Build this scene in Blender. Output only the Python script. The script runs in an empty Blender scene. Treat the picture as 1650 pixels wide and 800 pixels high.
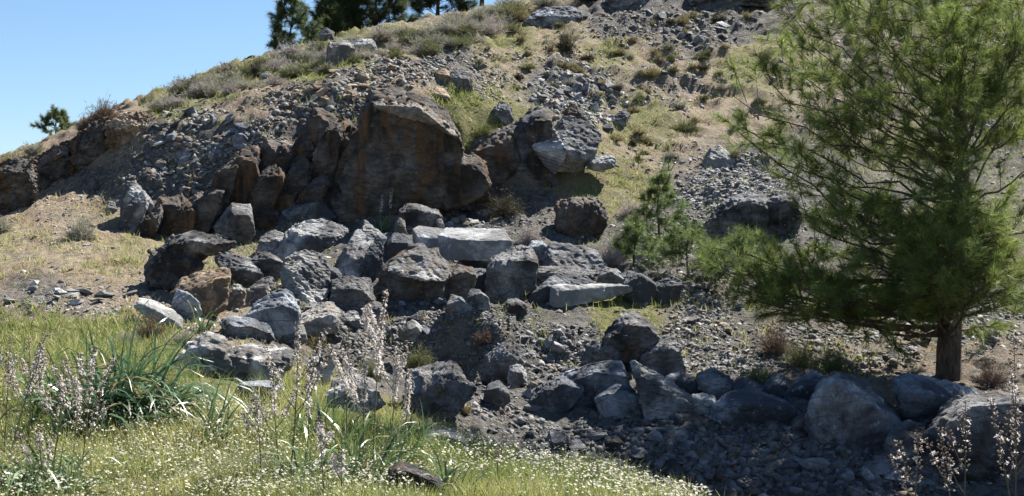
import bpy, bmesh, math, random
import numpy as np
from mathutils import Vector, Matrix

random.seed(7)
RNG = np.random.default_rng(11)
F = 2267.0            # focal length in photo pixels (1650 wide)
CZ = 1.6              # eye height
SUN_AZ, SUN_EL = 40.0, 48.0
scene = bpy.context.scene
C = scene.collection

# ------------------------------------------------------------------ helpers
def W(px, py, D):
    """a point at depth D (metres) along the view"""
    return np.array([(px - 825.0) / F * D, D, CZ + (400.0 - py) / F * D])

def _hash(ix, iy, iz, seed):
    n = (ix * 374761393 + iy * 668265263 + iz * 2147483647 + seed * 974634777) & 0xFFFFFFFF
    n = ((n ^ (n >> 13)) * 1274126177) & 0xFFFFFFFF
    n = (n ^ (n >> 16)) & 0xFFFFFF
    return n.astype(np.float64) / float(0xFFFFFF) * 2 - 1

def noise3(p, seed=0):
    p = np.asarray(p, dtype=np.float64)
    i = np.floor(p).astype(np.int64)
    f = p - i
    u = f * f * f * (f * (f * 6 - 15) + 10)
    r = 0
    for dx in (0, 1):
        wx = u[:, 0] if dx else 1 - u[:, 0]
        for dy in (0, 1):
            wy = u[:, 1] if dy else 1 - u[:, 1]
            for dz in (0, 1):
                wz = u[:, 2] if dz else 1 - u[:, 2]
                r = r + wx * wy * wz * _hash(i[:, 0] + dx, i[:, 1] + dy, i[:, 2] + dz, seed)
    return r

def fbm(p, octaves=4, seed=0, gain=.5):
    a, r, t = 1.0, 0, 0
    p = np.asarray(p, dtype=np.float64)
    for o in range(octaves):
        r = r + a * noise3(p, seed + o * 17); t += a
        p = p * 2.03 + 11.3; a *= gain
    return r / t

def new_mesh(name, verts, faces, mat=None, cols=None, smooth=False):
    """verts (N,3); faces: (M,k) int array (or list of such arrays); cols per-vertex rgb"""
    me = bpy.data.meshes.new(name)
    verts = np.asarray(verts, dtype=np.float32)
    fl = faces if isinstance(faces, list) else [faces]
    fl = [np.asarray(f, dtype=np.int32) for f in fl if len(f)]
    me.vertices.add(len(verts))
    me.vertices.foreach_set('co', verts.ravel())
    loops = np.concatenate([f.ravel() for f in fl])
    sizes = np.concatenate([np.full(len(f), f.shape[1], dtype=np.int32) for f in fl])
    starts = np.concatenate([[0], np.cumsum(sizes)[:-1]]).astype(np.int32)
    me.loops.add(len(loops)); me.loops.foreach_set('vertex_index', loops)
    me.polygons.add(len(sizes))
    me.polygons.foreach_set('loop_start', starts)
    me.polygons.foreach_set('loop_total', sizes)
    if smooth:
        me.polygons.foreach_set('use_smooth', np.ones(len(sizes), dtype=bool))
    if cols is not None:
        cols = np.asarray(cols, dtype=np.float32)
        a = me.color_attributes.new('tone', 'FLOAT_COLOR', 'POINT')
        c4 = np.ones((len(verts), 4), dtype=np.float32); c4[:, :3] = cols
        a.data.foreach_set('color', c4.ravel())
    me.update(); me.validate()
    if mat: me.materials.append(mat)
    return me

def link(name, me, parent=None, loc=(0, 0, 0)):
    o = bpy.data.objects.new(name, me); C.objects.link(o)
    o.location = loc
    if parent is not None: o.parent = parent
    return o

def tag(o, label=None, cat=None, group=None, kind=None):
    if label: o['label'] = label
    if cat: o['category'] = cat
    if group: o['group'] = group
    if kind: o['kind'] = kind
    return o

def empty(name, loc):
    o = bpy.data.objects.new(name, None); C.objects.link(o); o.location = loc
    o.empty_display_size = .2
    return o

# ------------------------------------------------------------------ materials
def mat_new(name):
    m = bpy.data.materials.new(name); m.use_nodes = True
    nt = m.node_tree
    b = nt.nodes['Principled BSDF']
    return m, nt, b

def N(nt, typ, **kw):
    n = nt.nodes.new(typ)
    for k, v in kw.items(): setattr(n, k, v)
    return n

def ramp(nt, src, stops):
    r = N(nt, 'ShaderNodeValToRGB')
    el = r.color_ramp.elements
    while len(el) < len(stops): el.new(.5)
    for e, (p, c) in zip(el, stops):
        e.position = p
        e.color = (c, c, c, 1) if isinstance(c, (int, float)) else (*c, 1)
    nt.links.new(src, r.inputs[0])
    return r.outputs[0]

def noise_node(nt, vec, scale, detail=6, rough=.6, dist=0.):
    n = N(nt, 'ShaderNodeTexNoise')
    n.inputs['Scale'].default_value = scale; n.inputs['Detail'].default_value = detail
    n.inputs['Roughness'].default_value = rough; n.inputs['Distortion'].default_value = dist
    nt.links.new(vec, n.inputs['Vector'])
    return n.outputs['Fac']

def mix(nt, fac, a, b, mode='MIX'):
    n = N(nt, 'ShaderNodeMix', data_type='RGBA', blend_type=mode)
    for sock, v in ((n.inputs[0], fac), (n.inputs[6], a), (n.inputs[7], b)):
        if hasattr(v, 'links') or isinstance(v, bpy.types.NodeSocket): nt.links.new(v, sock)
        elif isinstance(v, (int, float)): sock.default_value = v
        else: sock.default_value = (*v, 1)
    return n.outputs[2]

def rock_mat(name, pale, mid, dark, stain=None, stain_amt=0., dark_amt=.5, grooves=False, lichen=0., pits=0., bump=.85):
    m, nt, b = mat_new(name)
    geo = N(nt, 'ShaderNodeNewGeometry'); oi = N(nt, 'ShaderNodeObjectInfo')
    addv = N(nt, 'ShaderNodeVectorMath', operation='ADD')
    sc = N(nt, 'ShaderNodeVectorMath', operation='SCALE'); sc.inputs[3].default_value = 37.
    comb = N(nt, 'ShaderNodeCombineXYZ')
    for i in range(3): nt.links.new(oi.outputs['Random'], comb.inputs[i])
    nt.links.new(comb.outputs[0], sc.inputs[0])
    sc2 = N(nt, 'ShaderNodeVectorMath', operation='MULTIPLY'); sc2.inputs[1].default_value = (23., 17., 9.); nt.links.new(comb.outputs[0], sc2.inputs[0])
    nt.links.new(geo.outputs['Position'], addv.inputs[0]); nt.links.new(sc.outputs[0], addv.inputs[1])
    v = addv.outputs[0]
    # bedding direction: stretched noise
    mp = N(nt, 'ShaderNodeMapping'); mp.inputs['Scale'].default_value = (1., 1., 2.4)
    nt.links.new(v, mp.inputs[0]); nt.links.new(sc2.outputs[0], mp.inputs['Rotation']); vs = mp.outputs[0]
    big = noise_node(nt, v, 1.6, 5, .6, .4)
    med = noise_node(nt, vs, 5., 8, .68, .3)
    fine = noise_node(nt, v, 26., 6, .7)
    base = mix(nt, ramp(nt, med, [(.36, 0.), (.62, 1.)]), mid, pale)
    base = mix(nt, ramp(nt, big, [(.5 - .16 * (dark_amt), 1.), (.56 + .06, 0.)]) if dark_amt > 0 else 0., base, dark)
    base = mix(nt, ramp(nt, fine, [(.3, .55), (.52, 0.)]), base, dark)
    if stain:
        mp2 = N(nt, 'ShaderNodeMapping'); mp2.inputs['Scale'].default_value = (3.4, 3.4, .32)
        nt.links.new(v, mp2.inputs[0])
        st = noise_node(nt, mp2.outputs[0], 1.3, 5, .62, .6)
        f = ramp(nt, st, [(.62 - .3 * stain_amt, 0.), (.80 - .3 * stain_amt, 1.)])
        base = mix(nt, f, base, stain)
    if lichen:
        lc = noise_node(nt, v, 3.2, 3, .55)
        base = mix(nt, ramp(nt, lc, [(.66 - .1 * lichen, 0.), (.70 - .1 * lichen, .9)]), base, (.42, .2, .07))
    sp = noise_node(nt, v, 9., 9, .75)
    base = mix(nt, ramp(nt, sp, [(.58, 0.), (.66, .7)]), base, pale)
    dn = N(nt, 'ShaderNodeTexNoise'); dn.inputs['Scale'].default_value = 2.5; dn.inputs['Detail'].default_value = 4; nt.links.new(v, dn.inputs['Vector'])
    ds = N(nt, 'ShaderNodeVectorMath', operation='SCALE'); ds.inputs[3].default_value = .55; nt.links.new(dn.outputs['Color'], ds.inputs[0])
    dv = N(nt, 'ShaderNodeVectorMath', operation='ADD'); nt.links.new(vs, dv.inputs[0]); nt.links.new(ds.outputs[0], dv.inputs[1])
    cv = N(nt, 'ShaderNodeTexVoronoi', feature='DISTANCE_TO_EDGE'); cv.inputs['Scale'].default_value = 1.9; nt.links.new(dv.outputs[0], cv.inputs['Vector'])
    crack = ramp(nt, cv.outputs['Distance'], [(0., 1.), (.035, 0.)])
    cm = N(nt, 'ShaderNodeMath', operation='MULTIPLY'); nt.links.new(crack, cm.inputs[0]); nt.links.new(ramp(nt, big, [(.4, .08), (.6, .5)]), cm.inputs[1])
    base = mix(nt, cm.outputs[0], base, tuple(c * .5 for c in dark))
    nt.links.new(base, b.inputs['Base Color'])
    b.inputs['Roughness'].default_value = .88
    b.inputs['Specular IOR Level'].default_value = .3
    h = N(nt, 'ShaderNodeMath', operation='ADD'); nt.links.new(med, h.inputs[0]); nt.links.new(fine, h.inputs[1])
    hc = N(nt, 'ShaderNodeMath', operation='MULTIPLY_ADD'); nt.links.new(cm.outputs[0], hc.inputs[0]); hc.inputs[1].default_value = -.7; nt.links.new(h.outputs[0], hc.inputs[2])
    out = hc.outputs[0]
    if pits:
        vp = N(nt, 'ShaderNodeTexVoronoi'); vp.inputs['Scale'].default_value = 11.; nt.links.new(vs, vp.inputs['Vector'])
        h2 = N(nt, 'ShaderNodeMath', operation='MULTIPLY_ADD'); nt.links.new(vp.outputs['Distance'], h2.inputs[0])
        h2.inputs[1].default_value = 1.6 * pits; nt.links.new(out, h2.inputs[2]); out = h2.outputs[0]
    if grooves:
        wv = N(nt, 'ShaderNodeTexWave', bands_direction='Z'); wv.inputs['Scale'].default_value = 6.; wv.inputs['Distortion'].default_value = 1.2
        mp3 = N(nt, 'ShaderNodeMapping'); mp3.inputs['Rotation'].default_value = (0, -.35, 0)
        nt.links.new(geo.outputs['Position'], mp3.inputs[0]); nt.links.new(mp3.outputs[0], wv.inputs['Vector'])
        h3 = N(nt, 'ShaderNodeMath', operation='MULTIPLY_ADD'); nt.links.new(wv.outputs['Fac'], h3.inputs[0])
        h3.inputs[1].default_value = .9; nt.links.new(out, h3.inputs[2]); out = h3.outputs[0]
    bp = N(nt, 'ShaderNodeBump'); bp.inputs['Strength'].default_value = bump; bp.inputs['Distance'].default_value = .052
    nt.links.new(out, bp.inputs['Height']); nt.links.new(bp.outputs[0], b.inputs['Normal'])
    return m

R = {
 'grey':  rock_mat('grey_rock', (.56, .56, .545), (.33, .33, .33), (.085, .085, .09), (.22, .15, .09), .12, .35),
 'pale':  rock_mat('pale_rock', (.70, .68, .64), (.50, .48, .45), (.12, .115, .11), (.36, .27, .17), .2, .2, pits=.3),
 'white': rock_mat('white_rock', (.68, .67, .64), (.50, .49, .47), (.2, .2, .19), None, 0, .05),
 'pit':   rock_mat('pitted_rock', (.52, .51, .49), (.34, .335, .32), (.10, .10, .10), (.3, .22, .14), .1, .2, pits=1.),
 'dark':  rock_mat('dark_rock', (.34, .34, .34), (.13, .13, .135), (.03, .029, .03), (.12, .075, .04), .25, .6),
 'blue':  rock_mat('blue_grey_rock', (.43, .46, .50), (.235, .26, .295), (.07, .075, .085), (.2, .15, .1), .08, .3),
 'brown': rock_mat('stained_rock', (.22, .20, .18), (.095, .08, .066), (.032, .028, .026), (.14, .078, .038), .42, .6),
 'rust':  rock_mat('rusty_rock', (.20, .155, .115), (.10, .072, .05), (.035, .03, .027), (.20, .105, .048), .46, .45),
 'tan':   rock_mat('tan_rock', (.52, .43, .32), (.36, .26, .16), (.14, .10, .07), (.40, .27, .15), .3, .15, pits=.4),
 'marble': rock_mat('cut_marble', (.56, .56, .55), (.42, .42, .42), (.17, .17, .17), (.3, .25, .18), .05, .08, bump=.35),
 'groove': rock_mat('grooved_marble', (.60, .60, .58), (.45, .45, .44), (.14, .14, .14), None, 0, .1, grooves=True, bump=.5),
 'lit_crest': rock_mat('sunlit_crest_rock', (.46, .43, .38), (.30, .27, .23), (.09, .08, .07), (.2, .13, .08), .3, .35),  # paler stone for the huge rock's crest, sunlight put into the colour
 'lichen': rock_mat('lichen_rock', (.52, .50, .46), (.34, .32, .29), (.1, .1, .1), (.3, .2, .1), .1, .2, lichen=.6),
}

def tone_mat(name, rough=.7, trans=0., spec=.3, noise_amt=0., bump=0., nscale=30.):
    m, nt, b = mat_new(name)
    at = N(nt, 'ShaderNodeAttribute', attribute_name='tone')
    col = at.outputs['Color']
    if noise_amt:
        geo = N(nt, 'ShaderNodeNewGeometry')
        f = noise_node(nt, geo.outputs['Position'], nscale, 6, .7)
        col = mix(nt, noise_amt, col, ramp(nt, f, [(.3, .25), (.7, 1.6)]), 'MULTIPLY')
        if bump:
            bp = N(nt, 'ShaderNodeBump'); bp.inputs['Strength'].default_value = bump; bp.inputs['Distance'].default_value = .02
            nt.links.new(f, bp.inputs['Height']); nt.links.new(bp.outputs[0], b.inputs['Normal'])
    nt.links.new(col, b.inputs['Base Color'])
    b.inputs['Roughness'].default_value = rough
    b.inputs['Specular IOR Level'].default_value = spec
    if trans:
        tr = N(nt, 'ShaderNodeBsdfTranslucent'); nt.links.new(col, tr.inputs['Color'])
        ms = N(nt, 'ShaderNodeMixShader'); ms.inputs[0].default_value = trans
        nt.links.new(b.outputs[0], ms.inputs[1]); nt.links.new(tr.outputs[0], ms.inputs[2])
        nt.links.new(ms.outputs[0], nt.nodes['Material Output'].inputs['Surface'])
    return m

M_GRASS = tone_mat('grass_blades', .6, .4)
M_LEAF = tone_mat('strap_leaves', .36, .25, .6)
M_PETAL = tone_mat('petals', .6, .5)
M_NEEDLE = tone_mat('pine_needles', .5, .5, .3)
M_TWIG = tone_mat('dry_twigs', .85, .15)
M_STEM = tone_mat('stems', .6, .1)
M_SCREE = tone_mat('scree_stone', .9, 0, .25, .6, .5, 22.)

def bark_mat():
    m, nt, b = mat_new('pine_bark')
    geo = N(nt, 'ShaderNodeNewGeometry')
    mp = N(nt, 'ShaderNodeMapping'); mp.inputs['Scale'].default_value = (1, 1, .3)
    nt.links.new(geo.outputs['Position'], mp.inputs[0])
    f = noise_node(nt, mp.outputs[0], 22., 6, .7, .5)
    nt.links.new(ramp(nt, f, [(.35, (.03, .022, .017)), (.55, (.10, .07, .05)), (.7, (.2, .15, .115))]), b.inputs['Base Color'])
    bp = N(nt, 'ShaderNodeBump'); bp.inputs['Strength'].default_value = .9; bp.inputs['Distance'].default_value = .05
    nt.links.new(f, bp.inputs['Height']); nt.links.new(bp.outputs[0], b.inputs['Normal'])
    b.inputs['Roughness'].default_value = .9
    return m
M_BARK = bark_mat()

# ------------------------------------------------------------------ terrain
COLS = {
 -350: [(800,7.5),(680,10),(580,13),(500,16),(430,19.5),(380,22.5),(350,26),(330,31),(340,40),(370,62)],
 0:    [(800,8),(700,10),(610,12.4),(530,15.3),(455,18.5),(395,21),(352,23.5),(338,25.9),(275,26.4),(264,28),(285,36),(350,62)],
 60:   [(800,8),(700,10),(608,12.4),(515,15.6),(445,18.6),(385,21.2),(335,24),(312,25.9),(252,26.4),(238,28),(262,36),(335,62)],
 110:  [(800,8),(700,9.9),(605,12.3),(500,16),(430,19),(370,21.6),(315,24.2),(288,26),(230,26.6),(212,28),(228,34),(310,60)],
 160:  [(800,8),(700,9.8),(602,12.2),(520,15),(450,18),(390,20.8),(345,23.2),(318,24.8),(255,25.6),(245,26.2),(195,26.7),(184,28.5),(200,34),(280,60)],
 230:  [(800,8),(700,9.8),(602,12.2),(540,14.4),(478,17),(425,19.5),(385,21.6),(370,22.6),(352,23.0),(280,23.7),(215,24.9),(180,27.8),(172,31),(182,36),(250,62)],
 310:  [(800,8),(700,9.8),(612,12),(562,14),(505,16.5),(462,18.5),(410,20.9),(388,22.3),(378,23.0),(290,23.5),(210,24.6),(165,27.8),(132,33),(122,36),(145,45),(225,65)],
 420:  [(800,8),(705,9.7),(632,11.8),(565,14.1),(505,16.5),(445,19),(405,20.8),(388,22.2),(368,23.1),(255,23.7),(185,24.5),(145,27.2),(108,33),(92,38),(118,48),(200,70)],
 540:  [(800,8),(720,9.6),(658,11.2),(645,12.8),(605,14.2),(590,16.6),(507,16.9),(485,18.0),(425,20.2),(382,22),(359,23.6),(225,24.2),(145,25.0),(112,27.6),(80,34),(63,40),(85,48),(180,70)],
 680:  [(800,8),(735,9.4),(700,10.7),(708,11.8),(680,12.8),(640,13.9),(602,15.6),(592,17.05),(512,17.4),(470,19.5),(405,21.4),(365,22.8),(351,24.0),(185,24.7),(128,26),(95,29.5),(62,36),(38,42),(55,50),(150,75)],
 745:  [(800,8),(744,9.3),(715,10.5),(740,11.5),(720,12.7),(668,13.8),(615,15.2),(598,16.9),(514,17.25),(482,19.1),(445,20.3),(402,21.6),(356,23.7),(338,24.4),(312,24.8),(200,25.2),(158,25.9),(115,29),(80,33),(30,42),(26,46),(40,55),(140,80)],
 800:  [(800,8),(752,9.2),(728,10.2),(765,11.2),(745,12.5),(690,13.6),(622,15),(602,16.75),(517,17.1),(498,18.6),(445,20.3),(402,21.6),(354,23.5),(334,24.6),(310,25.1),(195,25.6),(150,27),(112,31),(72,35),(25,42),(6,46),(22,55),(130,80)],
 900:  [(800,8),(763,9.1),(748,9.8),(800,10.9),(805,12.4),(792,13.0),(705,13.7),(676,14.2),(622,15.4),(590,17.05),(526,17.3),(505,18.6),(462,19.8),(412,21.3),(372,22.8),(345,24),(318,25),(297,25.4),(205,25.9),(166,27),(132,30.5),(82,35.5),(32,42),(-10,48),(0,56),(120,80)],
 1000: [(803,8),(782,9),(774,9.6),(830,10.7),(830,12.5),(802,13.1),(735,13.6),(692,14.05),(652,14.9),(602,16),(535,17.8),(484,19.3),(442,20.6),(402,22),(342,24),(285,26),(232,27.8),(182,29.8),(122,33),(62,37.5),(15,42),(-30,49),(-20,58)],
 1100: [(825,8),(818,8.8),(816,9.3),(845,10.4),(850,12.3),(818,13.0),(770,13.35),(700,13.9),(652,14.8),(602,16),(535,17.9),(478,19.6),(425,21.4),(342,24.2),(282,26.3),(222,28.4),(150,32),(70,37.5),(15,42),(-30,49),(-40,58)],
 1250: [(850,8),(865,10),(862,11.2),(850,12.4),(812,12.9),(750,13.35),(700,13.9),(650,14.8),(604,16),(525,18.2),(450,20.6),(388,22.9),(318,23.4),(300,25.4),(220,29),(130,33),(52,38.5),(2,43),(-50,50),(-80,60)],
 1450: [(890,7.5),(890,10),(868,11.3),(850,12.3),(808,12.8),(755,13.3),(692,14),(642,15),(606,16.1),(525,18.4),(445,20.8),(372,23.3),(300,26),(220,29),(130,33),(52,38.5),(2,43),(-50,50),(-80,60)],
 1650: [(910,7.5),(900,10),(878,11.3),(858,12.3),(815,12.8),(760,13.3),(695,14),(648,15),(608,16.2),(530,18.4),(450,20.8),(375,23.3),(300,26),(220,29),(130,33),(52,38.5),(2,43),(-50,50),(-80,60)],
 1950: [(930,7.5),(900,10),(875,11.3),(815,12.1),(770,12.9),(700,14),(650,15),(610,16.2),(530,18.4),(450,20.8),(375,23.3),(300,26),(220,29),(130,33),(52,38.5),(2,43),(-50,50),(-80,60)],
}
def warp(px, lnD): return np.stack([px / 160.0, lnD * 9.0], -1)
_c, _v = [], []
for px, lst in COLS.items():
    for py, D in lst:
        _c.append((px, math.log(D))); _v.append(py)
_c = np.array(_c, float); _v = np.array(_v, float)
_cw = warp(_c[:, 0], _c[:, 1])
_n = len(_c)
_K = np.linalg.norm(_cw[:, None] - _cw[None], axis=2)
_P = np.concatenate([np.ones((_n, 1)), _cw], 1)
_A = np.zeros((_n + 3, _n + 3)); _A[:_n, :_n] = _K; _A[:_n, :_n] -= np.eye(_n) * .02
_A[:_n, _n:] = _P; _A[_n:, :_n] = _P.T
_w = np.linalg.solve(_A, np.concatenate([_v, [0, 0, 0]]))
def py_of(px, lnD):
    q = warp(np.clip(px, -350, 1950), np.clip(lnD, math.log(7.2), math.log(80)))
    out = np.empty(len(q))
    for s in range(0, len(q), 20000):
        d = np.linalg.norm(q[s:s + 20000, None] - _cw[None], axis=2)
        out[s:s + 20000] = d @ _w[:_n] + _w[_n] + q[s:s + 20000] @ _w[_n + 1:]
    return out

# zone weights: grass, ochre soil, grey rubble, dry grass
ZP = [
 (60,400,.2,.45,.05,.3),(150,425,.2,.45,.1,.25),(100,335,0,.75,.15,.1),(0,390,.3,.2,.1,.4),(200,350,.15,.45,.1,.3),(60,470,0,.5,.5,0),(150,480,.0,.6,.3,.1),
 (230,400,.35,.35,.05,.25),(250,470,0,.6,.3,.1),(250,560,.7,.1,0,.2),(100,545,.9,0,0,.1),(170,560,.9,0,0,.1),(330,520,0,.6,.3,.1),(0,500,.2,.4,.4,0),(20,540,.6,.2,.2,0),
 (40,300,.1,.8,.1,0),(120,250,0,.9,.1,0),(180,230,0,.8,.2,0),(160,290,0,.5,.5,0),(220,300,0,.2,.8,0),(300,230,0,.1,.9,0),(360,180,.1,.6,.3,0),(420,165,0,.7,.3,0),(450,195,0,.5,.5,0),
 (20,262,.3,.4,.1,.2),(300,168,.5,.3,.1,.1),(350,150,.6,.1,.1,.2),(400,120,.5,.1,.1,.3),(500,112,.8,.1,.1,0),(560,98,.7,.1,.1,.1),(650,80,.4,.3,.2,.1),(640,105,0,.4,.6,0),(500,150,0,.3,.7,0),
 (430,300,0,.3,.7,0),(560,130,0,.5,.5,0),(650,132,0,.8,.2,0),(720,100,0,.2,.8,0),(800,95,.3,.4,.3,0),(740,180,.8,.1,.1,0),(760,220,.8,.2,0,0),(760,290,.3,.6,.1,0),(800,330,0,.4,.6,0),
 (820,60,.5,.2,.1,.2),(900,55,.3,.35,.3,.05),(980,85,.5,.2,.1,.2),(1000,40,0,.3,.7,0),(1150,50,0,.3,.7,0),(1100,20,0,.3,.7,0),(1060,110,.2,.45,.3,.05),(1080,145,.15,.45,.4,0),(1000,150,.3,.3,.4,0),
 (930,130,0,.2,.8,0),(1050,195,.5,.3,.1,.1),(1110,170,.25,.45,.25,.05),(1050,245,.35,.35,.2,.1),(1000,290,.45,.3,.1,.15),(1100,262,.1,.4,.4,.1),(1180,290,0,.1,.9,0),(1200,105,.5,.2,.1,.2),(1180,200,.2,.45,.3,.05),
 (1250,300,0,.2,.8,0),(1400,200,.3,.2,.4,.1),(1400,80,.2,.35,.4,.05),(1600,250,.3,.1,.6,0),(1600,380,.4,0,.5,.1),(1100,350,.2,.1,.7,0),(1050,400,.2,.2,.6,0),(1130,500,.1,.3,.5,.1),(1150,560,0,.2,.8,0),
 (1000,512,.6,.2,.2,0),(920,540,0,.2,.8,0),(800,520,0,.4,.6,0),(720,540,0,.6,.4,0),(640,560,0,.3,.7,0),(850,640,0,.2,.8,0),(760,665,.05,.15,.8,0),(1000,720,0,.15,.85,0),(1200,740,0,.2,.8,0),
 (1400,770,0,.3,.7,0),(1280,540,.05,.4,.45,.1),(1400,560,.05,.45,.4,.1),(1450,530,.1,.6,.3,0),(1500,500,.1,.2,.7,0),(1350,595,.15,.4,.3,.15),(1620,600,0,.6,.4,0),(700,480,0,.2,.8,0),(560,460,0,.3,.7,0),
 (420,395,.3,.3,.4,0),(480,540,.1,.4,.5,0),(420,640,.8,0,0,.2),(300,640,.9,0,0,.1),(600,690,.7,.0,.1,.2),(700,600,0,.3,.7,0)]
ZA = np.array(ZP, float)
def zone_of(px, py, D):
    out = np.empty((len(px), 4))
    for s in range(0, len(px), 20000):
        d2 = ((px[s:s+20000, None] - ZA[None, :, 0]) / 1.0) ** 2 + ((py[s:s+20000, None] - ZA[None, :, 1]) * 1.6) ** 2 + 120.
        w = d2 ** -2.2
        o = w @ ZA[:, 2:]; out[s:s+20000] = o / o.sum(1, keepdims=True)
    crest = np.interp(px, [-500, 180, 260, 450, 540, 680, 800, 900, 1000, 1100, 1150], [14.6, 14.2, 12.0, 11.4, 11.1, 10.9, 10.3, 9.9, 9.7, 9.4, 8.6])
    k = np.clip((crest - D) / .35 + .5, 0, 1)[:, None]
    k = k * (px < 1150)[:, None]
    return out * (1 - k) + k * np.array([.62, .06, .0, .32])

PXS = np.concatenate([np.linspace(-2600, -420, 40)[:-1], np.arange(-420, 2070, 4.0), np.linspace(2070, 4300, 40)[1:]])
LND = np.concatenate([np.linspace(math.log(.8), math.log(7), 24)[:-1], np.linspace(math.log(7), math.log(62), 640), np.linspace(math.log(62), math.log(900), 40)[1:]])
GX, GL = np.meshgrid(PXS, LND, indexing='ij')
GD = np.exp(GL)
PY = py_of(GX.ravel(), GL.ravel()).reshape(GX.shape)
Z = (400 - PY) / F * np.clip(GD, 7.2, None)
far = np.clip((GD - 75) / 90, 0, 1); far = far * far * (3 - 2 * far)
Z = np.where(GD > 75, (400 - PY) / F * 80, Z) * (1 - far) + far * -9.0
XW = (GX - 825) / F * GD
Z0 = Z + CZ
ZN = zone_of(GX.ravel(), (400 - (Z0 - CZ) / GD * F).ravel(), GD.ravel()).reshape(GX.shape + (4,))
_p = np.stack([XW.ravel(), GD.ravel(), Z0.ravel()], 1)
rub = ZN[..., 2].ravel() * .9 + ZN[..., 1].ravel() * .55 + .12
near = np.clip(GD.ravel() / 18, .5, 1.6)
disp = fbm(_p * [.55, .55, .55], 3, 5) * .16 * rub * near + fbm(_p * 2.2, 4, 9, .6) * .14 * rub * near + np.abs(fbm(_p * [5.5, 5.5, 5.5], 3, 31, .6)) * .11 * rub
grassy = ZN[..., 0].ravel() + ZN[..., 3].ravel()
up = np.clip((GD.ravel() - 26) / 4, 0, 1)
disp += up * (fbm(_p * [.9, .9, .9], 3, 91) * .30 + np.abs(fbm(_p * [1.9, 1.9, 1.9], 3, 93)) * .28 - .08)
disp += grassy * (fbm(_p * 1.4, 3, 55) * .05 + fbm(_p * 7, 2, 71) * .025)
disp *= (GD.ravel() < 75)
ZT = (Z0.ravel() + disp).reshape(GX.shape)

# ray table: first depth where the ground rises to a pixel row
PYT = 400 - (ZT - CZ) / GD * F
_j0 = int(np.searchsorted(LND, math.log(7.0)))
CUM = np.minimum.accumulate(PYT[:, _j0:], axis=1)
def hit(px, py):
    """depth at which the view through (px, py) first meets the ground"""
    px = np.atleast_1d(np.asarray(px, float)); py = np.atleast_1d(np.asarray(py, float))
    ci = np.clip(np.searchsorted(PXS, px), 1, len(PXS) - 1)
    ci = np.where(np.abs(PXS[ci] - px) < np.abs(PXS[ci - 1] - px), ci, ci - 1)
    D = np.full(len(px), np.nan)
    for c in np.unique(ci):
        k = np.where(ci == c)[0]
        row = -CUM[c]
        j = np.searchsorted(row, -py[k])
        ok = j < len(row)
        D[k[ok]] = np.exp(LND[_j0 + j[ok]])
    return D
def ground_z(x, y):
    x = np.atleast_1d(np.asarray(x, float)); y = np.atleast_1d(np.asarray(y, float))
    px = 825 + x / y * F; l = np.log(y)
    i = np.clip(np.searchsorted(PXS, px) - 1, 0, len(PXS) - 2); j = np.clip(np.searchsorted(LND, l) - 1, 0, len(LND) - 2)
    u = np.clip((px - PXS[i]) / (PXS[i + 1] - PXS[i]), 0, 1); v = np.clip((l - LND[j]) / (LND[j + 1] - LND[j]), 0, 1)
    return ZT[i, j] * (1 - u) * (1 - v) + ZT[i + 1, j] * u * (1 - v) + ZT[i, j + 1] * (1 - u) * v + ZT[i + 1, j + 1] * u * v
def zone_at(px, D):
    i = np.clip(np.searchsorted(PXS, px), 0, len(PXS) - 1); j = np.clip(np.searchsorted(LND, np.log(D)), 0, len(LND) - 1)
    return ZN[i, j]
def gnormal(x, y, e=.12):
    zx = (ground_z(x + e, y) - ground_z(x - e, y)) / (2 * e); zy = (ground_z(x, y + e) - ground_z(x, y - e)) / (2 * e)
    n = np.stack([-zx, -zy, np.ones_like(zx)], 1)
    return n / np.linalg.norm(n, axis=1, keepdims=True)
def sample(px, py):
    """ground points seen at pixels; returns (pts, D, keep-index)"""
    D = hit(px, py); k = np.where(~np.isnan(D) & (D < 60))[0]
    x = (px[k] - 825) / F * D[k]
    return np.stack([x, D[k], ground_z(x, D[k])], 1), D[k], k

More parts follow.
